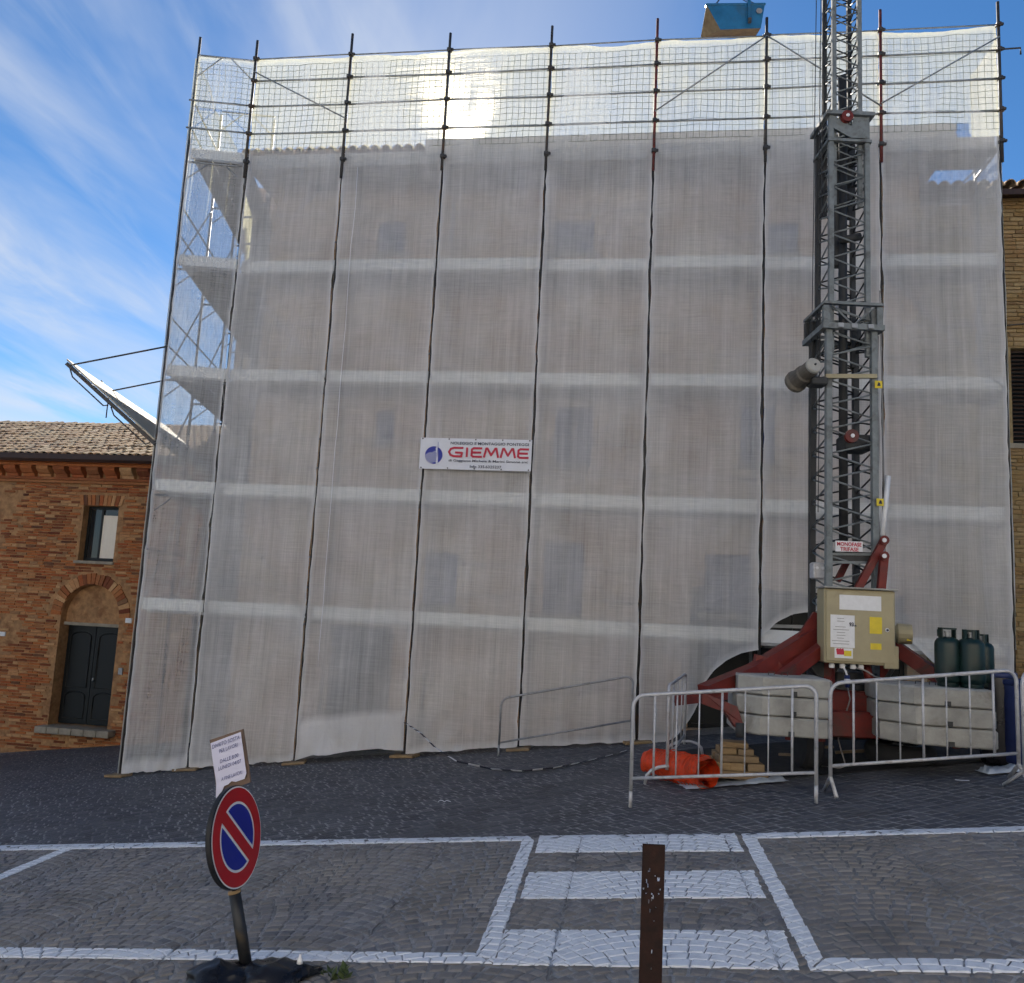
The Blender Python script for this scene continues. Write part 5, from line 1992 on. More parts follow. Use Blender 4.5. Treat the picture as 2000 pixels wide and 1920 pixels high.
MB().bbox(cab_pt(-0.36, -0.72, 0.159), (0.08, 0.002, 0.06), 0.0005, Mc).build('sticker_print', M['yellow'], dr_o)
lk = MB().lathe(cab_pt(0.74, -0.05), [(0.022, 0), (0.022, 0.012), (0.012, 0.014), (0.012, 0.02)], 14, frame(cx_, UP, cn)).build('lock', M['white'], dr_o)
MB().lathe(cab_pt(0.74, -0.05, 0.17), [(0.013, 0), (0.013, 0.008)], 10, frame(cx_, UP, cn)).build('keyhole', M['ink'], lk)
for k, fx in enumerate((-0.72, -0.42, -0.12, 0.1)):
    MB().lathe(cab_pt(fx, -1.06, 0.05), [(0.03, -0.03), (0.032, 0.0), (0.022, 0.03)], 10).build('cable_gland', M['white'], cab)
pl = MB()
pts = [cab_pt(-0.4, -1.1, 0.06), cab_pt(-0.37, -1.2, 0.1), cab_pt(-0.35, -1.3, 0.12)]
pl.tube(pts, 0.011, 6)
pl.build('cable', M['white'], cab, True)
MB().tube([cab_pt(-0.35, -1.3, 0.12), cab_pt(-0.345, -1.62, 0.13)], [0.03, 0.028], 12).build('plug', M['barrel'], cab, True)
MB().tube([cab_pt(-0.349, -1.4, 0.122), cab_pt(-0.347, -1.5, 0.126)], 0.033, 12).build('plug_collar', M['white'], cab, True)
g0 = gp(1652, 1500)
cps = [cab_pt(-0.345, -1.62, 0.13), cab_pt(-0.33, -1.9, 0.2), Vector((g0.x - 0.05, g0.y + 0.1, gz(g0.x, g0.y) + 0.3)), Vector((g0.x, g0.y, gz(g0.x, g0.y) + 0.02)), gp(1640, 1500, 0.015), gp(1605, 1497, 0.015)]
MB().tube(cps, 0.009, 6).build('cable', M['rope'], cab, True)
MB().tube([cab_pt(-0.1, -1.08, 0.05), cab_pt(0.2, -1.16, 0.1), cab_pt(0.45, -1.3, 0.1), cab_pt(0.65, -1.34, 0.08)], 0.009, 6).build('cable', M['rope'], cab, True)

# ------------------------------------------------------------------ ballast
GB = 'concrete ballast slabs on the crane base'


def slab(c, w, d, h, rz, label, chamf=0.22):
    o = thing('ballast_slab', c, label, 'ballast', GB)
    m_ = rotz(rz)
    outline = [(-w / 2, -d / 2 + chamf * 0.9), (-w / 2 + chamf, -d / 2), (w / 2 - 0.03, -d / 2), (w / 2, -d / 2 + 0.03), (w / 2, d / 2 - 0.03), (w / 2 - 0.03, d / 2), (-w / 2 + 0.03, d / 2), (-w / 2, d / 2 - 0.03)]
    rings = []
    for z, k in ((0, 0.015), (0.014, 0.0), (h - 0.018, 0.0), (h, 0.018)):
        rings.append([(x * (1 - 2 * k / w), y * (1 - 2 * k / d), z) for x, y in outline])
    vs = [m_ @ Vector(q) + Vector(c) for r_ in rings for q in r_]
    n = 8
    fs = [tuple(range(n - 1, -1, -1)), tuple(range(3 * n, 4 * n))]
    for r_ in range(3):
        for i in range(n):
            fs.append((r_ * n + i, r_ * n + (i + 1) % n, (r_ + 1) * n + (i + 1) % n, (r_ + 1) * n + i))
    MB().add(vs, fs).build('slab', M['conc'], o)
    MB().box(Vector(c) + m_ @ Vector((w * 0.08, -d / 2 - 0.002, 0.03)), (0.055, 0.03, 0.05), m_).build('lifting_slot', M['cranedark'], o)
    for sx in (-0.12, 0.02):
        MB().tube([Vector(c) + m_ @ Vector((sx, -0.05, h - 0.02)), Vector(c) + m_ @ Vector((sx, -0.05, h + 0.03)), Vector(c) + m_ @ Vector((sx + 0.06, -0.05, h + 0.03)), Vector(c) + m_ @ Vector((sx + 0.06, -0.05, h - 0.02))], 0.006, 5).build('lifting_eye', M['post'], o)
    return o


# left stack, then right stack
lb_, lt_ = at(1540, 1440, 9.05), at(1540, 1322, 9.05)
hs = (lt_.z - lb_.z) / 3
for k, wd in enumerate(('lowest', 'middle', 'top')):
    slab((lb_.x + 0.015 * k, lb_.y + 0.42, lb_.z + hs * k), 0.93, 0.8, hs - 0.011, R(-6 + (k == 1)), wd + ' concrete slab of the stack left of the control cabinet')
rb_, rt_ = at(1858, 1460, 8.95), at(1858, 1342, 8.95)
hs2 = (rt_.z - rb_.z) / 3
for k, wd in enumerate(('lowest', 'middle', 'top')):
    slab((rb_.x - 0.015 * k, rb_.y + 0.45, rb_.z + hs2 * k), 1.08, 0.85, hs2 - 0.011, R(-10), wd + ' concrete slab of the stack under the gas cylinders', 0.3)
RTOP = rb_.z + hs2 * 3 - 0.006


# ------------------------------------------------------------------ gas cylinders
def cylinder(c, r_, h, label, ring='handle', rz=0.0):
    o = thing('gas_cylinder', c, label, 'gas cylinder', 'green gas cylinders on the ballast')
    c = Vector(c)
    MB().lathe(c, [(r_ * 0.82, 0.0), (r_ * 0.85, 0.03), (r_ * 0.85, 0.035)], 24).build('foot_ring', M['gas'], o)
    MB().lathe(c, [(r_ * 0.8, 0.03), (r_ * 0.97, 0.06), (r_, 0.1), (r_, h * 0.72), (r_ * 0.96, h * 0.77), (r_ * 0.8, h * 0.82), (r_ * 0.45, h * 0.85), (0.03, h * 0.86)], 28).build('body', M['gas'], o, True)
    MB().lathe(c + UP * (h * 0.855), [(0.025, 0), (0.025, 0.04), (0.035, 0.042), (0.035, 0.06)], 10).build('valve', M['galv'], o)
    mm = MB()
    if ring == 'handle':
        for s_ in (-1, 1):
            mm.bar(c + Vector((s_ * r_ * 0.55, 0, h * 0.82)), c + Vector((s_ * r_ * 0.55, 0, h)), 0.012, 0.08, (0, 1, 0))
        mm.bar(c + Vector((-r_ * 0.6, 0, h)), c + Vector((r_ * 0.6, 0, h)), 0.1, 0.018)
        mm.bar(c + Vector((-r_ * 0.55, 0.05, h * 0.86)), c + Vector((-r_ * 0.55, 0.05, h * 0.98)), 0.02, 0.02)
    else:
        n = 20
        for k in range(n):
            a0, a1 = 2 * math.pi * k / n, 2 * math.pi * (k + 1) / n
            if k in (12, 13, 16):
                continue
            q = [c + Vector((r_ * 0.62 * math.cos(a_), r_ * 0.62 * math.sin(a_), z_)) for a_, z_ in ((a0, h * 0.82), (a1, h * 0.82), (a1, h), (a0, h))]
            mm.prism(q, Vector((math.cos(a0), math.sin(a0), 0)) * -0.006)
    mm.build('collar', M['gas'], o)
    return o


gy = 9.25
for px, r_, h, lab, rg_, yy in ((1851, 0.128, 0.60, 'slim dark green gas cylinder with a square handle, left of the three', 'handle', 9.2),
                                (1897, 0.135, 0.60, 'wide dark green gas cylinder with a round collar, middle of the three', 'ring', 9.12),
                                (1917, 0.125, 0.56, 'dark gas cylinder half hidden at the right of the three', 'ring', 9.5)):
    x = at(px, 1290, yy).x
    cylinder((x, yy, RTOP), r_, h, lab, rg_)


# ------------------------------------------------------------------ barrels
def barrel(c, r_, h, label, mat):
    o = thing('barrel', c, label, 'barrel', 'plastic drums at the right edge')
    prof = [(r_ * 0.9, 0), (r_ * 0.96, 0.02), (r_ * 0.97, 0.12), (r_, 0.2), (r_ * 0.985, h * 0.5), (r_, h - 0.22), (r_ * 0.97, h - 0.14), (r_ * 0.97, h - 0.06), (r_ * 0.9, h - 0.02)]
    MB().lathe(c, prof, 28).build('body', mat, o, True)
    MB().lathe(Vector(c) + UP * (h - 0.06), [(r_ * 0.99, 0), (r_ * 1.02, 0.01), (r_ * 1.02, 0.05), (r_ * 0.92, 0.06), (r_ * 0.9, 0.045)], 28).build('lid_ring', M['barrel'], o, True)
    return o


q = at(1950, 1400, 9.5)
barrel((q.x, 9.5, gz(q.x, 9.5)), 0.19, at(1950, 1312, 9.4).z - gz(q.x, 9.5), 'dark drum standing behind the right ballast stack', M['black'])
q = at(2003, 1400, 9.35)
barrel((q.x, 9.35, gz(q.x, 9.35)), 0.25, at(2003, 1330, 9.1).z - gz(q.x, 9.35), 'blue plastic drum cut by the right edge of the view', M['barrel'])


# ------------------------------------------------------------------ barriers
def barrier(p0, p1, h, label, bars=7, rad=0.019, feet=True, lean=0.0, low=0.28, thin=0.008, foot_kind='splay', group='white crowd barriers', mat=None):
    """p0, p1: ground points of the two ends"""
    mat = mat or M['barrier']
    p0, p1 = Vector(p0), Vector(p1)
    o = thing('crowd_barrier', (p0 + p1) / 2, label, 'barrier', group)
    d = (p1 - p0)
    n = Vector((d.y, -d.x, 0)).normalized()
    up_ = (UP + n * lean).normalized()
    c = 0.11
    e = d.normalized()
    pts = [p0 + up_ * 0.16]
    for k in range(6):
        an = math.pi / 2 * k / 5
        pts.append(p0 + up_ * (h - c + c * math.sin(an)) + e * (c - c * math.cos(an)))
    for k in range(6):
        an = math.pi / 2 * (1 - k / 5)
        pts.append(p1 + up_ * (h - c + c * math.sin(an)) - e * (c - c * math.cos(an)))
    pts.append(p1 + up_ * 0.16)
    MB().tube(pts, rad, 8).build('frame', mat, o, True)
    MB().tube([p0 + up_ * low, p1 + up_ * low], rad * 0.85, 8).build('lower_rail', mat, o, True)
    for k in range(bars):
        f_ = (k + 1) / (bars + 1)
        q0, q1 = p0 + d * f_ + up_ * low, p0 + d * f_ + up_ * (h - 0.005)
        MB().tube([q0, q1], thin if k % 3 else thin * 1.6, 6).build('bar', mat, o, True)
    for p, s_ in ((p0, 1), (p1, -1)):
        if foot_kind == 'splay':
            a = p + up_ * 0.165
            MB().tube([a + up_ * 0.02, a + n * 0.0, Vector((p.x, p.y, 0)) + n * 0.2 + UP * (gz(p.x + n.x * 0.2, p.y + n.y * 0.2) + 0.012)], rad, 8).build('foot', mat, o, True)
            MB().tube([a + up_ * 0.02, a, Vector((p.x, p.y, 0)) - n * 0.2 + UP * (gz(p.x - n.x * 0.2, p.y - n.y * 0.2) + 0.012)], rad, 8).build('foot', mat, o, True)
        elif foot_kind == 'arch':
            ap = []
            for k in range(9):
                an = math.pi * k / 8
                w_ = 0.24 * math.cos(an)
                q = p + n * w_
                ap.append(Vector((q.x, q.y, gz(q.x, q.y) + 0.012 + 0.19 * math.sin(an) ** 0.7)))
            MB().tube(ap, rad, 8).build('foot', mat, o, True)
        else:
            MB().tube([p + up_ * 0.17, Vector((p.x, p.y, gz(p.x, p.y) + 0.005))], rad, 8).build('foot', mat, o, True)
    return o


b0, b1 = gp(1231, 1578), gp(1594, 1570)
barrier(b0, b1, 1.08, 'white crowd barrier in front of the timber blocks, left one of the front pair', 7, foot_kind='straight')
b0, b1 = gp(1622, 1552), gp(1991, 1528)
barrier(b0, b1, 1.06, 'white crowd barrier in front of the spare wheel and right ballast stack', 7, low=0.27)
b0, b1 = gp(2003, 1540), gp(2240, 1470)
barrier(b0, b1, 1.05, 'white crowd barrier cut off by the right edge of the view', 6)
b0, b1 = gp(1302, 1533), gp(1336, 1478)
barrier(b0, b1, 1.08, 'crowd barrier seen end on beside the orange mesh roll', 3, foot_kind='arch')
b0, b1 = gp(973, 1478), gp(1232, 1462)
b1.z += 0.2
barrier(b0, b1, 0.84, 'grey barrier frame without bars leaning near the fourth net', 0, rad=0.017, foot_kind='straight', low=0.2, lean=-0.05, mat=M['galv'])

# ------------------------------------------------------------------ timber blocks, sack, orange roll, wheel
base_p = gp(1447, 1530)
crib = []
bx, by = base_p.x, base_p.y + 0.28
gq = gz(bx, by)
zl = gq + 0.03
sk = MB()
rs = random.Random(9)
n1, n2 = 18, 10
for j in range(n2 + 1):
    for i in range(n1 + 1):
        x = bx - 0.62 + 1.1 * i / n1
        y = by - 0.42 + 0.62 * j / n2
        eg = min(i, n1 - i, j, n2 - j)
        x += 0.05 * fbm(i * 0.7, j * 0.9, 3) * (1 if eg == 0 else 0.3)
        y += 0.06 * fbm(i * 0.7, j * 0.9, 8) * (1 if eg == 0 else 0.3)
        inside_ = abs(x - bx) < 0.36 and abs(y - by) < 0.3
        z = gz(x, y) + 0.012 + (0.0 if inside_ else max(0, 0.045 * (0.5 + fbm(x * 5, y * 5, 2)))) * (0 if eg == 0 else 1)
        sk.v.append(Vector((x, y, z)))
sk.f = [(j * (n1 + 1) + i, j * (n1 + 1) + i + 1, (j + 1) * (n1 + 1) + i + 1, (j + 1) * (n1 + 1) + i) for j in range(n2) for i in range(n1)]
sk.m = [0] * len(sk.f)
tag(sk.build('plastic_sack', M['plasticbag'], None, True), 'crumpled pale plastic sack spread under the timber blocks', 'sack')
GT = 'timber blocks under the crane jack'
lay = [('x', 0.62, 0.5, 0.085, 3, 'bottom layer'), ('y', 0.58, 0.48, 0.085, 3, 'second layer'), ('x', 0.44, 0.4, 0.07, 2, 'third layer'), ('y', 0.38, 0.3, 0.07, 2, 'fourth layer'), ('x', 0.28, 0.24, 0.06, 1, 'top')]
side_w = {0: ('front', 'middle', 'back'), 1: ('left', 'middle', 'right')}
z = gq + 0.04
for li, (ax, w_, d__, h_, n, nm) in enumerate(lay):
    for k in range(n):
        a = R(rs.uniform(-7, 7) + (-4))
        f_ = (k + 0.5) / n - 0.5
        if ax == 'x':
            c = Vector((bx + 0.02 * (li % 2), by + f_ * d__, z + h_ / 2))
            s_ = (w_, d__ / n - 0.015, h_ - 0.003)
            wd = ('front', 'middle', 'back')[k] if n == 3 else (('front', 'back')[k] if n == 2 else '')
        else:
            c = Vector((bx + f_ * w_, by, z + h_ / 2))
            s_ = (w_ / n - 0.015, d__, h_ - 0.003)
            wd = ('left', 'middle', 'right')[k] if n == 3 else ('left', 'right')[k]
        o = MB().bbox((0, 0, 0), s_, 0.006, rotz(a)).build('timber_block', M['wood'])
        o.location = c
        tag(o, ('%s timber block in the %s of the cribbing under the crane jack' % (wd, nm)) if nm != 'top' else 'small topmost timber block right under the crane jack', 'timber', GT)
    z += h_

oc0, oc1 = gp(1268, 1492, 0.17), gp(1385, 1512, 0.15)
oc0 = Vector((oc0.x + 0.05, oc0.y + 0.1, gz(oc0.x, oc0.y) + 0.18))
oc1 = Vector((oc1.x, oc1.y + 0.0, gz(oc1.x, oc1.y) + 0.16))
ax_ = (oc1 - oc0)
L_ = ax_.length
ax_ = ax_.normalized()
xx = ax_.orthogonal().normalized()
yy_ = ax_.cross(xx)
roll_o = thing('mesh_roll', (oc0 + oc1) / 2 - UP * 0.17, 'roll of bright orange plastic mesh lying behind the front barrier', 'mesh roll')
mb = MB()
nl, na = 16, 110
for i in range(nl + 1):
    for k in range(na + 1):
        an = 2 * math.pi * 3.0 * k / na
        r_ = 0.165 - 0.1 * (1 - k / na) + 0.03 * fbm(i * 0.35, math.cos(an) * 0.8, math.sin(an) * 0.8 + k * 0.01)
        mb.v.append(oc0 + ax_ * (L_ * i / nl + 0.012 * fbm(k * 0.3, i, 1) * (1 if i in (0, nl) else 0)) + (xx * math.cos(an) + yy_ * math.sin(an)) * r_)
mb.f = [(i * (na + 1) + k, i * (na + 1) + k + 1, (i + 1) * (na + 1) + k + 1, (i + 1) * (na + 1) + k) for i in range(nl) for k in range(na)]
mb.m = [0] * len(mb.f)
mb.build('wound_mesh', M['orange'], roll_o, True)
mb = MB()
for i in range(1, 15):                       # raised mesh ribs on the outer turn
    mb.tube([oc0 + ax_ * (L_ * i / 15) + (xx * math.cos(a_) + yy_ * math.sin(a_)) * (0.168 + 0.03 * fbm(i * 16 / 15 * 0.35, math.cos(a_) * 0.8, math.sin(a_) * 0.8 + 1.1)) for a_ in [2 * math.pi * k / 24 for k in range(25)]], 0.005, 4, False)
mb.build('mesh_ribs', M['orange'], roll_o)

wc = gp(1766, 1492)
wz_ = gz(wc.x, wc.y + 0.1)
whl = thing('spare_wheel', (wc.x, wc.y + 0.1, wz_), 'black spare wheel with pale hub lying flat behind the right barrier', 'wheel')
wcn = Vector((wc.x, wc.y + 0.1, wz_))
MB().lathe(wcn, [(0.23, 0.02), (0.31, 0.0), (0.36, 0.03), (0.38, 0.08), (0.38, 0.15), (0.36, 0.2), (0.31, 0.225), (0.24, 0.215), (0.225, 0.12)], 40).build('tyre', M['rubber'], whl, True)
MB().lathe(wcn, [(0.228, 0.1), (0.23, 0.215), (0.21, 0.22), (0.18, 0.19), (0.09, 0.185), (0.08, 0.21), (0.03, 0.21)], 32).build('hub', M['barrier'], whl, True)
for k in range(6):
    a_ = 2 * math.pi * k / 6
    MB().lathe(wcn + Vector((0.13 * math.cos(a_), 0.13 * math.sin(a_), 0.165)), [(0.014, 0), (0.014, 0.02)], 6).build('wheel_nut', M['post'], whl)

# things under the crane: planks seen in the dark, a plank and rag at the right edge
for k, (ya, hh, lab) in enumerate(((1262, 0.05, 'lowest'), (1241, 0.05, 'middle'), (1222, 0.05, 'highest'))):
    a_, b_ = at(1488, ya, 13.6), at(1640, ya + 4, 13.5)
    o = MB().bar(a_, b_, 0.25, hh).build('stored_plank', M['deck'] if k != 1 else M['wood'], None)
    tag(o, lab + ' of the planks stored in the dark opening under the lifted net', 'plank', 'planks inside the scaffold')
rg_p = gp(1962, 1508)
sk = MB()
for j in range(9):
    for i in range(13):
        x = rg_p.x - 0.22 + 0.5 * i / 12 + 0.04 * fbm(i * 0.8, j, 1)
        y = rg_p.y - 0.1 + 0.26 * j / 8 + 0.04 * fbm(i, j * 0.8, 6)
        eg = min(i, 12 - i, j, 8 - j)
        sk.v.append(Vector((x, y, gz(x, y) + 0.012 + (0.0 if eg == 0 else 0.05 * abs(fbm(i * 0.6, j * 0.7, 9)) + 0.02))))
sk.f = [(j * 13 + i, j * 13 + i + 1, (j + 1) * 13 + i + 1, (j + 1) * 13 + i) for j in range(8) for i in range(12)]
sk.m = [0] * len(sk.f)
tag(sk.build('plastic_rag', M['plasticbag'], None, True), 'pale crumpled plastic rag on the paving at the right edge', 'rag')
p_ = gp(1982, 1492)
o = MB().bbox((0, 0, 0), (0.5, 0.16, 0.06), 0.006, rotz(R(-8))).build('timber_offcut', M['wood'])
o.location = (p_.x, p_.y + 0.12, gz(p_.x, p_.y + 0.12) + 0.045)
tag(o, 'short timber offcut lying at the right edge beyond the rag', 'timber')

# sole boards under the scaffold posts
nmz = {0: 'leftmost post', 1: 'second post', 2: 'post left of the lifted flap', 3: 'post right of the lifted flap', 4: 'post behind the leaning barrier', 5: 'post behind the end-on barrier'}
for k in range(0, 6):
    p = G(0, 0.03, 0) if k == 0 else F(T[k], 0.05, 0)
    o = MB().bbox((0, 0, 0), (0.36 + 0.05 * (k % 2), 0.24, 0.04), 0.004, rotz(TH + R(14 * (k % 3 - 1))) @ Matrix.Rotation(R(-6), 3, 'Y')).build('sole_board', M['wood'])
    o.location = (p.x, p.y - 0.06, gz(p.x, p.y - 0.06) + 0.022)
    tag(o, 'wooden sole board under the ' + nmz[k] + ' of the scaffold', 'board', 'sole boards under the scaffold posts')

# red and white warning tape
tape = thing('warning_tape', F(T[3], -0.06, fgz(T[3])), 'black and white warning tape sagging from a scaffold post to the ground', 'tape')
tp0 = F(T[3], -0.08, fz(794, 1410)[1])
cpts = [tp0] + [gp(x, y, 0.012 + up_) for x, y, up_ in ((826, 1455, 0.26), (862, 1482, 0.12), (905, 1496, 0.04), (960, 1502, 0.0), (1020, 1506, 0.0), (1080, 1500, 0.0), (1130, 1490, 0.0), (1180, 1478, 0.0), (1222, 1466, 0.0))]
cpts[1:4] = [at(x, y, Y) for x, y, Y in ((822, 1432, 13.0), (850, 1460, 12.6), (892, 1487, 11.9))]
fine = []
for i in range(len(cpts) - 1):
    for s_ in range(6):
        fine.append(cpts[i].lerp(cpts[i + 1], s_ / 6))
fine.append(cpts[-1])
cum = 0
seg = []
for i in range(len(fine) - 1):
    a, b = fine[i], fine[i + 1]
    n = max(1, int((b - a).length / 0.07))
    for s_ in range(n):
        seg.append((a.lerp(b, s_ / n), a.lerp(b, (s_ + 1) / n)))
for i in range(0, len(seg), 2):
    mm = MB()
    for a, b in seg[i:i + 2]:
        mm.bar(a, b, 0.05, 0.004, (0, 0.5, 0.85))
    mm.build('white_band' if (i // 2) % 2 else 'dark_band', M['white'] if (i // 2) % 2 else M['ink'], tape)

# ------------------------------------------------------------------ hanging skip
SY = 14.6
skc = at(1434, 47, SY)
skip = thing('lifting_skip', skc, 'blue mortar-stained skip hanging above the netting', 'skip')
sw, shh = 1.02, 0.6
k0 = [at(x, y, SY - 0.35) for x, y in ((1380, 9), (1494, 8), (1480, 74), (1408, 62))]
tl_, tr_ = at(1380, 9, SY - 0.35), at(1494, 8, SY - 0.35)
br_, bl_ = at(1483, 73, SY - 0.3), at(1405, 77, SY - 0.3)
dv = Vector((-0.18, 0.75, 0.0))
fr = [at(1380, 9, SY - 0.35), at(1494, 8, SY - 0.35), at(1486, 55, SY - 0.3), at(1481, 72, SY - 0.1), at(1402, 74, SY - 0.1), at(1407, 58, SY - 0.3)]
th_ = 0.012
mb = MB()
A, B, C_, D_ = fr[0], fr[1], fr[2], fr[5]
A2, B2 = at(1379, 13, SY + 0.4), at(1491, 12, SY + 0.4)
E1, E2 = at(1368, 76, SY + 0.25), at(1474, 74, SY + 0.25)
mb.add([A, B, C_, D_], [(3, 2, 1, 0)], 0)
mb.add([D_, C_, E2, E1], [(3, 2, 1, 0)], 1)
mb.add([A, D_, E1, A2], [(0, 1, 2, 3)], 1)
mb.add([B, B2, E2, C_], [(0, 1, 2, 3)], 0)
mb.add([A2, E1, E2, B2], [(0, 1, 2, 3)], 0)
sb = mb.build('body', [M['skip'], M['skipdirt']], skip)
rim = [A, B, B2, A2, A]
MB().tube(rim, 0.022, 6).build('rim', M['skip'], skip)
mid = A.lerp(B, 0.72)
MB().bar(mid + Vector((0, -0.03, 0.12)), mid + Vector((0.01, -0.03, -0.36)), 0.05, 0.03, (0, 1, 0)).build('latch_bar', M['skip'], skip)
MB().bbox(mid + Vector((0.01, -0.05, -0.36)), (0.06, 0.04, 0.1), 0.008).build('latch', M['post'], skip)
MB().lathe(at(1483, 21, SY - 0.37), [(0.055, 0), (0.055, 0.004)], 14, frame((1, 0, 0), (0, 0, 1), (0, -1, 0))).build('sticker', M['rope'], skip)
hk = A.lerp(B, 0.5) + Vector((-0.1, 0.35, 0.55))
for q in (A.lerp(B, 0.15), B.lerp(A, 0.15), A2.lerp(B2, 0.15), B2.lerp(A2, 0.15)):
    MB().tube([q, hk], 0.008, 5).build('sling', M['post'], skip)
MB().tube([hk + Vector((0, 0, 0.15)), hk + Vector((0, 0, 3.0))], 0.008, 5).build('hoist_rope', M['post'], skip)
MB().lathe(hk, [(0.03, 0), (0.06, 0.04), (0.06, 0.12), (0.03, 0.16)], 12).build('hook_block', M['galv'], skip)

# ------------------------------------------------------------------ no parking sign
sg0 = gp(479, 1903)
SYd = sg0.y
sd = at(463.5, 1634, SYd - 0.05)
sign = thing('no_parking_sign', sg0, 'round no parking sign with a red rim on a leaning grey pole', 'sign')
an = R(78)
sn = Vector((math.sin(an), -math.cos(an), 0.18)).normalized()
# face towards the camera, turned to the right
sx_ = UP.cross(sn).normalized()
sx_ = sx_ if sx_.x > 0 else -sx_
sy_ = sn.cross(sx_)
sy_ = sy_ if sy_.z > 0 else -sy_
SR = 0.274


def disc(r_in, r_out, off, mat, nm, a0=0, a1=2 * math.pi, n=64):
    mb = MB()
    for k in range(n + 1):
        a = a0 + (a1 - a0) * k / n
        for r_ in (r_in, r_out):
            mb.v.append(sd + (sx_ * math.cos(a) + sy_ * math.sin(a)) * r_ + sn * off)
    mb.f = [(2 * k, 2 * k + 1, 2 * k + 3, 2 * k + 2) for k in range(n)]
    mb.m = [0] * n
    return mb.build(nm, mat, sign)


Ms = frame(sx_, sy_, sx_.cross(sy_))
zs_ = 1 if sx_.cross(sy_).dot(sn) > 0 else -1
MB().lathe(sd - sn * 0.035, [(SR, 0), (SR + 0.004, 0.008 * zs_), (SR + 0.004, 0.03 * zs_), (SR - 0.004, 0.034 * zs_)], 64, Ms).build('back_plate', M['signback'], sign, False, True)
disc(0.0001, SR - 0.002, 0.001, M['signwhite'], 'white_ground')
disc(SR * 0.69, SR * 0.965, 0.003, M['signred'], 'red_ring')
# blue halves and red bar
bw, ww = SR * 0.125, SR * 0.185
dvx = (sx_ - sy_).normalized()               # bar runs from upper left to lower right
dvy = (sx_ + sy_).normalized()
mb = MB().add([sd + sn * 0.0035 + dvx * (SR * 0.75 * a) + dvy * (bw * b) for a, b in ((-1, -1), (1, -1), (1, 1), (-1, 1))], [(0, 1, 2, 3)])
mb.build('red_bar', M['signred'], sign)
for s_ in (-1, 1):
    mb = MB()
    r_ = SR * 0.64
    a_lim = math.asin(ww / r_)
    pts = [sd + sn * 0.003 + dvx * (r_ * math.cos(a)) + dvy * (s_ * r_ * math.sin(a)) for a in [a_lim + (math.pi - 2 * a_lim) * k / 40 for k in range(41)]]
    mb.add(pts, [tuple(range(41))])
    mb.build('blue_half', M['signblue'], sign)
ptop = at(462, 1735, SYd + 0.02)
p_hi = sd - sn * 0.07 + UP * 0.1
pb_ = sg0 + UP * 0.05
pdir = (at(458, 1742, SYd) - pb_)
MB().tube([pb_, pb_ + pdir * 1.0], 0.034, 14).build('pole', M['signpole'], sign, True)
MB().tube([pb_ + pdir * 0.985, pb_ + pdir * 1.02], 0.036, 14).build('pole_cap', M['wood'], sign, True)
pk = pb_ + pdir * 1.0
bk = sd - sn * 0.055
MB().tube([pk, pk + UP * 0.03, Vector((bk.x, bk.y, pk.z + 0.07)), bk - UP * 0.12, bk + UP * 0.12], 0.016, 10).build('inner_pole', M['signback'], sign, True)
for zz in (-0.12, 0.12):
    MB().box(sd - sn * 0.05 + UP * zz, (0.12, 0.03, 0.03), frame(sx_, sn, sx_.cross(sn))).build('bracket', M['signback'], sign)

# paper notice on a board above the sign
note = thing('paper_notice', at(450, 1545, SYd - 0.02), 'handwritten paper notice on a tilted board above the round sign', 'notice')
nc = [at(x, y, Y) for x, y, Y in ((414, 1451, SYd + 0.08), (473, 1429, SYd + 0.0), (487, 1508, SYd + 0.0), (424, 1540, SYd + 0.08))]
nx_ = (nc[1] - nc[0]).normalized()
nlen = (nc[1] - nc[0]).length
ny_ = ((nc[0] - nc[3]) + (nc[1] - nc[2])).normalized()
nh = (nc[0] - nc[3]).length
nn = nx_.cross(ny_).normalized()
nn = nn if nn.y < 0 else -nn
bo = nc[3]
MB().prism([bo - nx_ * 0.012 - nn * 0.02 - ny_ * 0.035, bo + nx_ * (nlen + 0.008) - nn * 0.02 - ny_ * 0.03, bo + nx_ * (nlen + 0.008) - nn * 0.02 + ny_ * (nh + 0.012), bo - nx_ * 0.012 - nn * 0.02 + ny_ * (nh + 0.02)], nn * 0.012).build('board', M['cardboard'], note, recalc=True)
mb = MB()
NX, NY = 8, 10
rr_ = random.Random(2)
for j in range(NY + 1):
    for i in range(NX + 1):
        x = nlen * i / NX
        y = nh * j / NY
        if i == NX and j == 0:
            x -= 0.02
        if i in (0, 1) and j == 0:
            y -= 0.05
            x -= 0.015
        if i == 4 and j == 0:
            y += 0.012
        mb.v.append(bo + nx_ * x + ny_ * y + nn * (0.003 + 0.003 * fbm(x * 9, y * 9, 2)))
mb.f = [(j * (NX + 1) + i, j * (NX + 1) + i + 1, (j + 1) * (NX + 1) + i + 1, (j + 1) * (NX + 1) + i) for j in range(NY) for i in range(NX)]
mb.m = [0] * len(mb.f)
mb.build('paper', M['paper'], note, True)
for txt, x0, x1, y0, hgt in (('DIVIETO SOSTA', 0.06, 0.96, 0.86, 0.085), ('PER LAVORI', 0.26, 0.86, 0.72, 0.08), ('DALLE 8.00', 0.24, 0.84, 0.50, 0.08), ('LUNEDI 04/07', 0.16, 0.9, 0.36, 0.08), ('A FINE LAVORI', 0.2, 0.88, 0.12, 0.075)):
    write(txt, bo + nx_ * (nlen * x0) + ny_ * (nh * y0) + nn * 0.009, nx_, ny_, nlen * (x1 - x0), nh * hgt, M['blueink'], note, 0.0, 'handwriting', 0.15)

# black bags weighting the foot of the sign
bag = thing('weight_bag', (sg0.x, sg0.y, gz(sg0.x, sg0.y)), 'crumpled black plastic bag weighting the foot of the sign pole', 'bag')


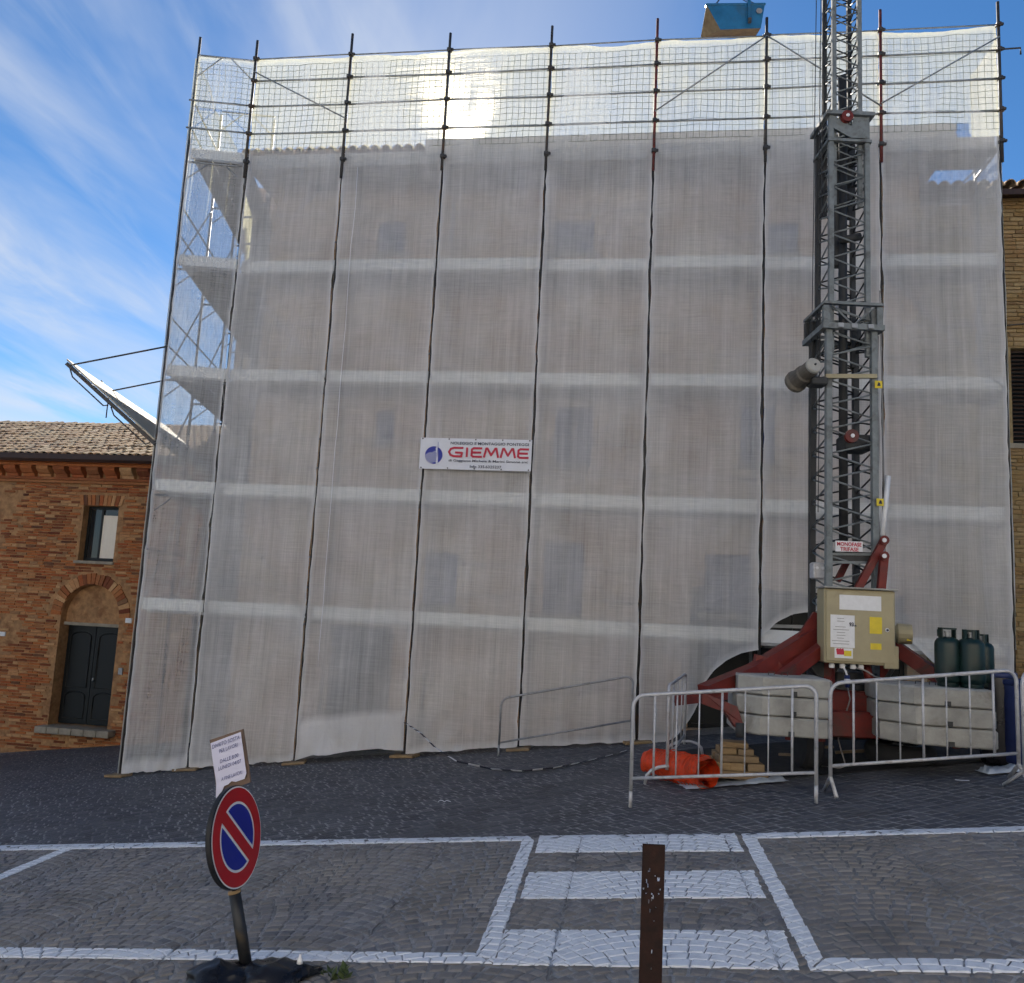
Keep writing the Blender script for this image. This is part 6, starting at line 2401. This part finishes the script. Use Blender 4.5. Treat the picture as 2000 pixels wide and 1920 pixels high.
def lump(c, rx, ry, rz_, seed, mat, nm, parent):
    mb = MB()
    nu_, nv_ = 36, 18
    for j in range(nv_ + 1):
        ph = math.pi * j / nv_
        for i in range(nu_):
            a = 2 * math.pi * i / nu_
            d = Vector((math.sin(ph) * math.cos(a), math.sin(ph) * math.sin(a), math.cos(ph)))
            k = 1 + 0.22 * fbm(d.x * 1.2 + seed, d.y * 1.2, d.z * 1.2, 2) + 0.10 * (1 - abs(fbm(d.x * 2.0 + seed, d.y * 2.0, d.z * 2.0 + 4, 1)) * 3)
            p = Vector((d.x * rx, d.y * ry, d.z * rz_)) * k
            z = c[2] + p.z
            x, y = c[0] + p.x, c[1] + p.y
            mb.v.append(Vector((x, y, max(z, gz(x, y) + 0.006))))
    mb.f = [(j * nu_ + i, j * nu_ + (i + 1) % nu_, (j + 1) * nu_ + (i + 1) % nu_, (j + 1) * nu_ + i) for j in range(nv_) for i in range(nu_)]
    mb.m = [0] * len(mb.f)
    return mb.build(nm, mat, parent, True)


lump((sg0.x - 0.12, sg0.y - 0.1, sg0.z + 0.0), 0.18, 0.15, 0.095, 1.0, M['black'], 'left_bulge', bag)
lump((sg0.x + 0.19, sg0.y - 0.08, sg0.z + 0.0), 0.22, 0.15, 0.105, 5.0, M['black'], 'right_bulge', bag)
bt = gp(583, 1912) + UP * -0.03
mm = MB().tube([bt + UP * 0.11, bt + UP * 0.135, bt + UP * 0.14, bt + UP * 0.158], [0.018, 0.015, 0.008, 0.008], 10)
tag(mm.build('plastic_bottle', M['white'], None, True), 'neck of a small white plastic bottle on the black bag', 'bottle')

# weed growing by the bag
wp = gp(655, 1912)
weed = thing('weed', wp, 'small green weed growing between setts right of the black bag', 'plant')
rw = random.Random(6)
for k in range(26):
    a = rw.uniform(0, 2 * math.pi)
    l_ = rw.uniform(0.03, 0.075)
    b = wp + Vector((rw.uniform(-0.07, 0.07), rw.uniform(-0.04, 0.04), rw.uniform(0.0, 0.05)))
    d = Vector((math.cos(a), math.sin(a), rw.uniform(0.3, 1.4))).normalized()
    s_ = d.cross(UP).normalized() * l_ * 0.32
    nrm_ = d.cross(s_).normalized() * 0.006
    MB().add([b, b + d * l_ * 0.5 + s_ + nrm_, b + d * l_, b + d * l_ * 0.5 - s_ + nrm_], [(0, 1, 2, 3)]).build('leaf', M['leaf'], weed)

# ------------------------------------------------------------------ rusty bollard
BY = 4.0
bt_ = at(1277, 1652, BY)
bg = gz(bt_.x, BY)
HB = bt_.z - bg
bol = thing('bollard', (bt_.x, BY, bg), 'rust brown steel bollard pierced by small holes in the foreground', 'bollard')
bwid, bdep = 0.1, 0.012
NXb, NZb = 16, 84
holes = {}
rh = random.Random(12)
hl = [(0.36, 0.865), (0.30, 0.862), (0.6, 0.84), (0.8, 0.815), (0.7, 0.81), (0.22, 0.80), (0.3, 0.78), (0.12, 0.77), (0.2, 0.745), (0.83, 0.765), (0.78, 0.745), (0.44, 0.745), (0.5, 0.725), (0.35, 0.70), (0.44, 0.705), (0.64, 0.675), (0.4, 0.65), (0.58, 0.60), (0.5, 0.43), (0.55, 0.35)]
gone = set()
for x, z in hl:
    i, j = int(x * NXb), int(z * NZb)
    gone.add((i, j))
    if rh.random() < 0.55:
        gone.add((i, j + 1))
mb = MB()
for side_y in (-bdep / 2, bdep / 2):
    n0_ = len(mb.v)
    for j in range(NZb + 1):
        for i in range(NXb + 1):
            jx = rh.uniform(-0.0012, 0.0012) if 0 < i < NXb else 0
            mb.v.append(Vector((bt_.x - bwid / 2 + bwid * i / NXb + jx, BY + side_y, bg + HB * j / NZb + (0 if j in (0, NZb) else rh.uniform(-0.0015, 0.0015)))))
    for j in range(NZb):
        for i in range(NXb):
            if (i, j) in gone:
                continue
            q = (n0_ + j * (NXb + 1) + i, n0_ + j * (NXb + 1) + i + 1, n0_ + (j + 1) * (NXb + 1) + i + 1, n0_ + (j + 1) * (NXb + 1) + i)
            mb.f.append(q if side_y < 0 else q[::-1])
            mb.m.append(0)
mb.add([(bt_.x + sx * bwid / 2, BY + sy * bdep / 2, z) for sx in (-1, 1) for sy in (-1, 1) for z in (bg, bg + HB)], [(0, 1, 3, 2), (4, 6, 7, 5)])
mb.build('perforated_shell', M['corten'], bol)
MB().box((bt_.x, BY, bg + HB + 0.003), (bwid, bdep, 0.006)).build('cap', M['corten'], bol)

# scraps of paper on the road
for k, (px, py, lab) in enumerate(((868, 1567, 'small white paper scrap lying on the dark road left of the crossing'), (1880, 1525, 'thin curl of pale strapping on the road below the right barrier'))):
    p = gp(px, py, 0.008)
    mb = MB()
    for i in range(7):
        x = -0.07 + 0.14 * i / 6
        zz = 0.02 * abs(math.sin(i * 1.1)) if k == 0 else 0.003
        mb.v += [p + Vector((x, -0.012 + 0.02 * (x * 8) ** 2, zz)), p + Vector((x, 0.012 + 0.02 * (x * 8) ** 2, zz + 0.004))]
    mb.f = [(2 * i, 2 * i + 2, 2 * i + 3, 2 * i + 1) for i in range(6)]
    mb.m = [0] * 6
    tag(mb.build('paper_scrap', M['white']), lab, 'litter')

# ------------------------------------------------------------------ houses across the street, behind the photographer
for k, (x0, x1, hgt, yy, nm) in enumerate(((-18, -6, 10.0, -8.5, 'pale plastered house across the street to the left, behind the viewer'), (-5.5, 6, 11.0, -9, 'pale plastered house straight behind the viewer'), (6.5, 18, 11.0, -8.5, 'pale plastered house across the street to the right, behind the viewer'))):
    o = thing('facing_house', ((x0 + x1) / 2, yy, gz((x0 + x1) / 2, yy)), nm, 'house', 'houses behind the viewer')
    b = gz(x0, yy) - 1
    cols = [x0 + (x1 - x0) * f_ for f_ in (0.18, 0.5, 0.82)]
    wm = M['facing']  if 'facing' in M else M.setdefault('facing', plain('pale_plaster', (0.80, 0.76, 0.70), 0.9, 0.0, 0.1, 1.5, (0.62, 0.54, 0.42), 0.4))
    MB().box(((x0 + x1) / 2, yy - 4, (b + hgt) / 2), (x1 - x0, 8, hgt - b)).build('wall', wm, o)
    MB().prism([(x0 - 0.4, yy + 0.5, hgt - 0.1), (x0 - 0.4, yy - 4, hgt + 1.5), (x0 - 0.4, yy - 8.5, hgt - 0.1)], (x1 - x0 + 0.2, 0, 0)).build('roof', M['tile'], o, recalc=True)
    for cxx in cols:
        for zz in (b + 2.2, b + 5.2):
            w_ = MB().box((cxx, yy + 0.02, zz + 0.8), (1.1, 0.1, 1.6)).build('window', M['doorwood'], o)
            MB().box((cxx, yy + 0.075, zz + 0.8), (0.9, 0.02, 1.4)).build('pane', M['glass'], w_)
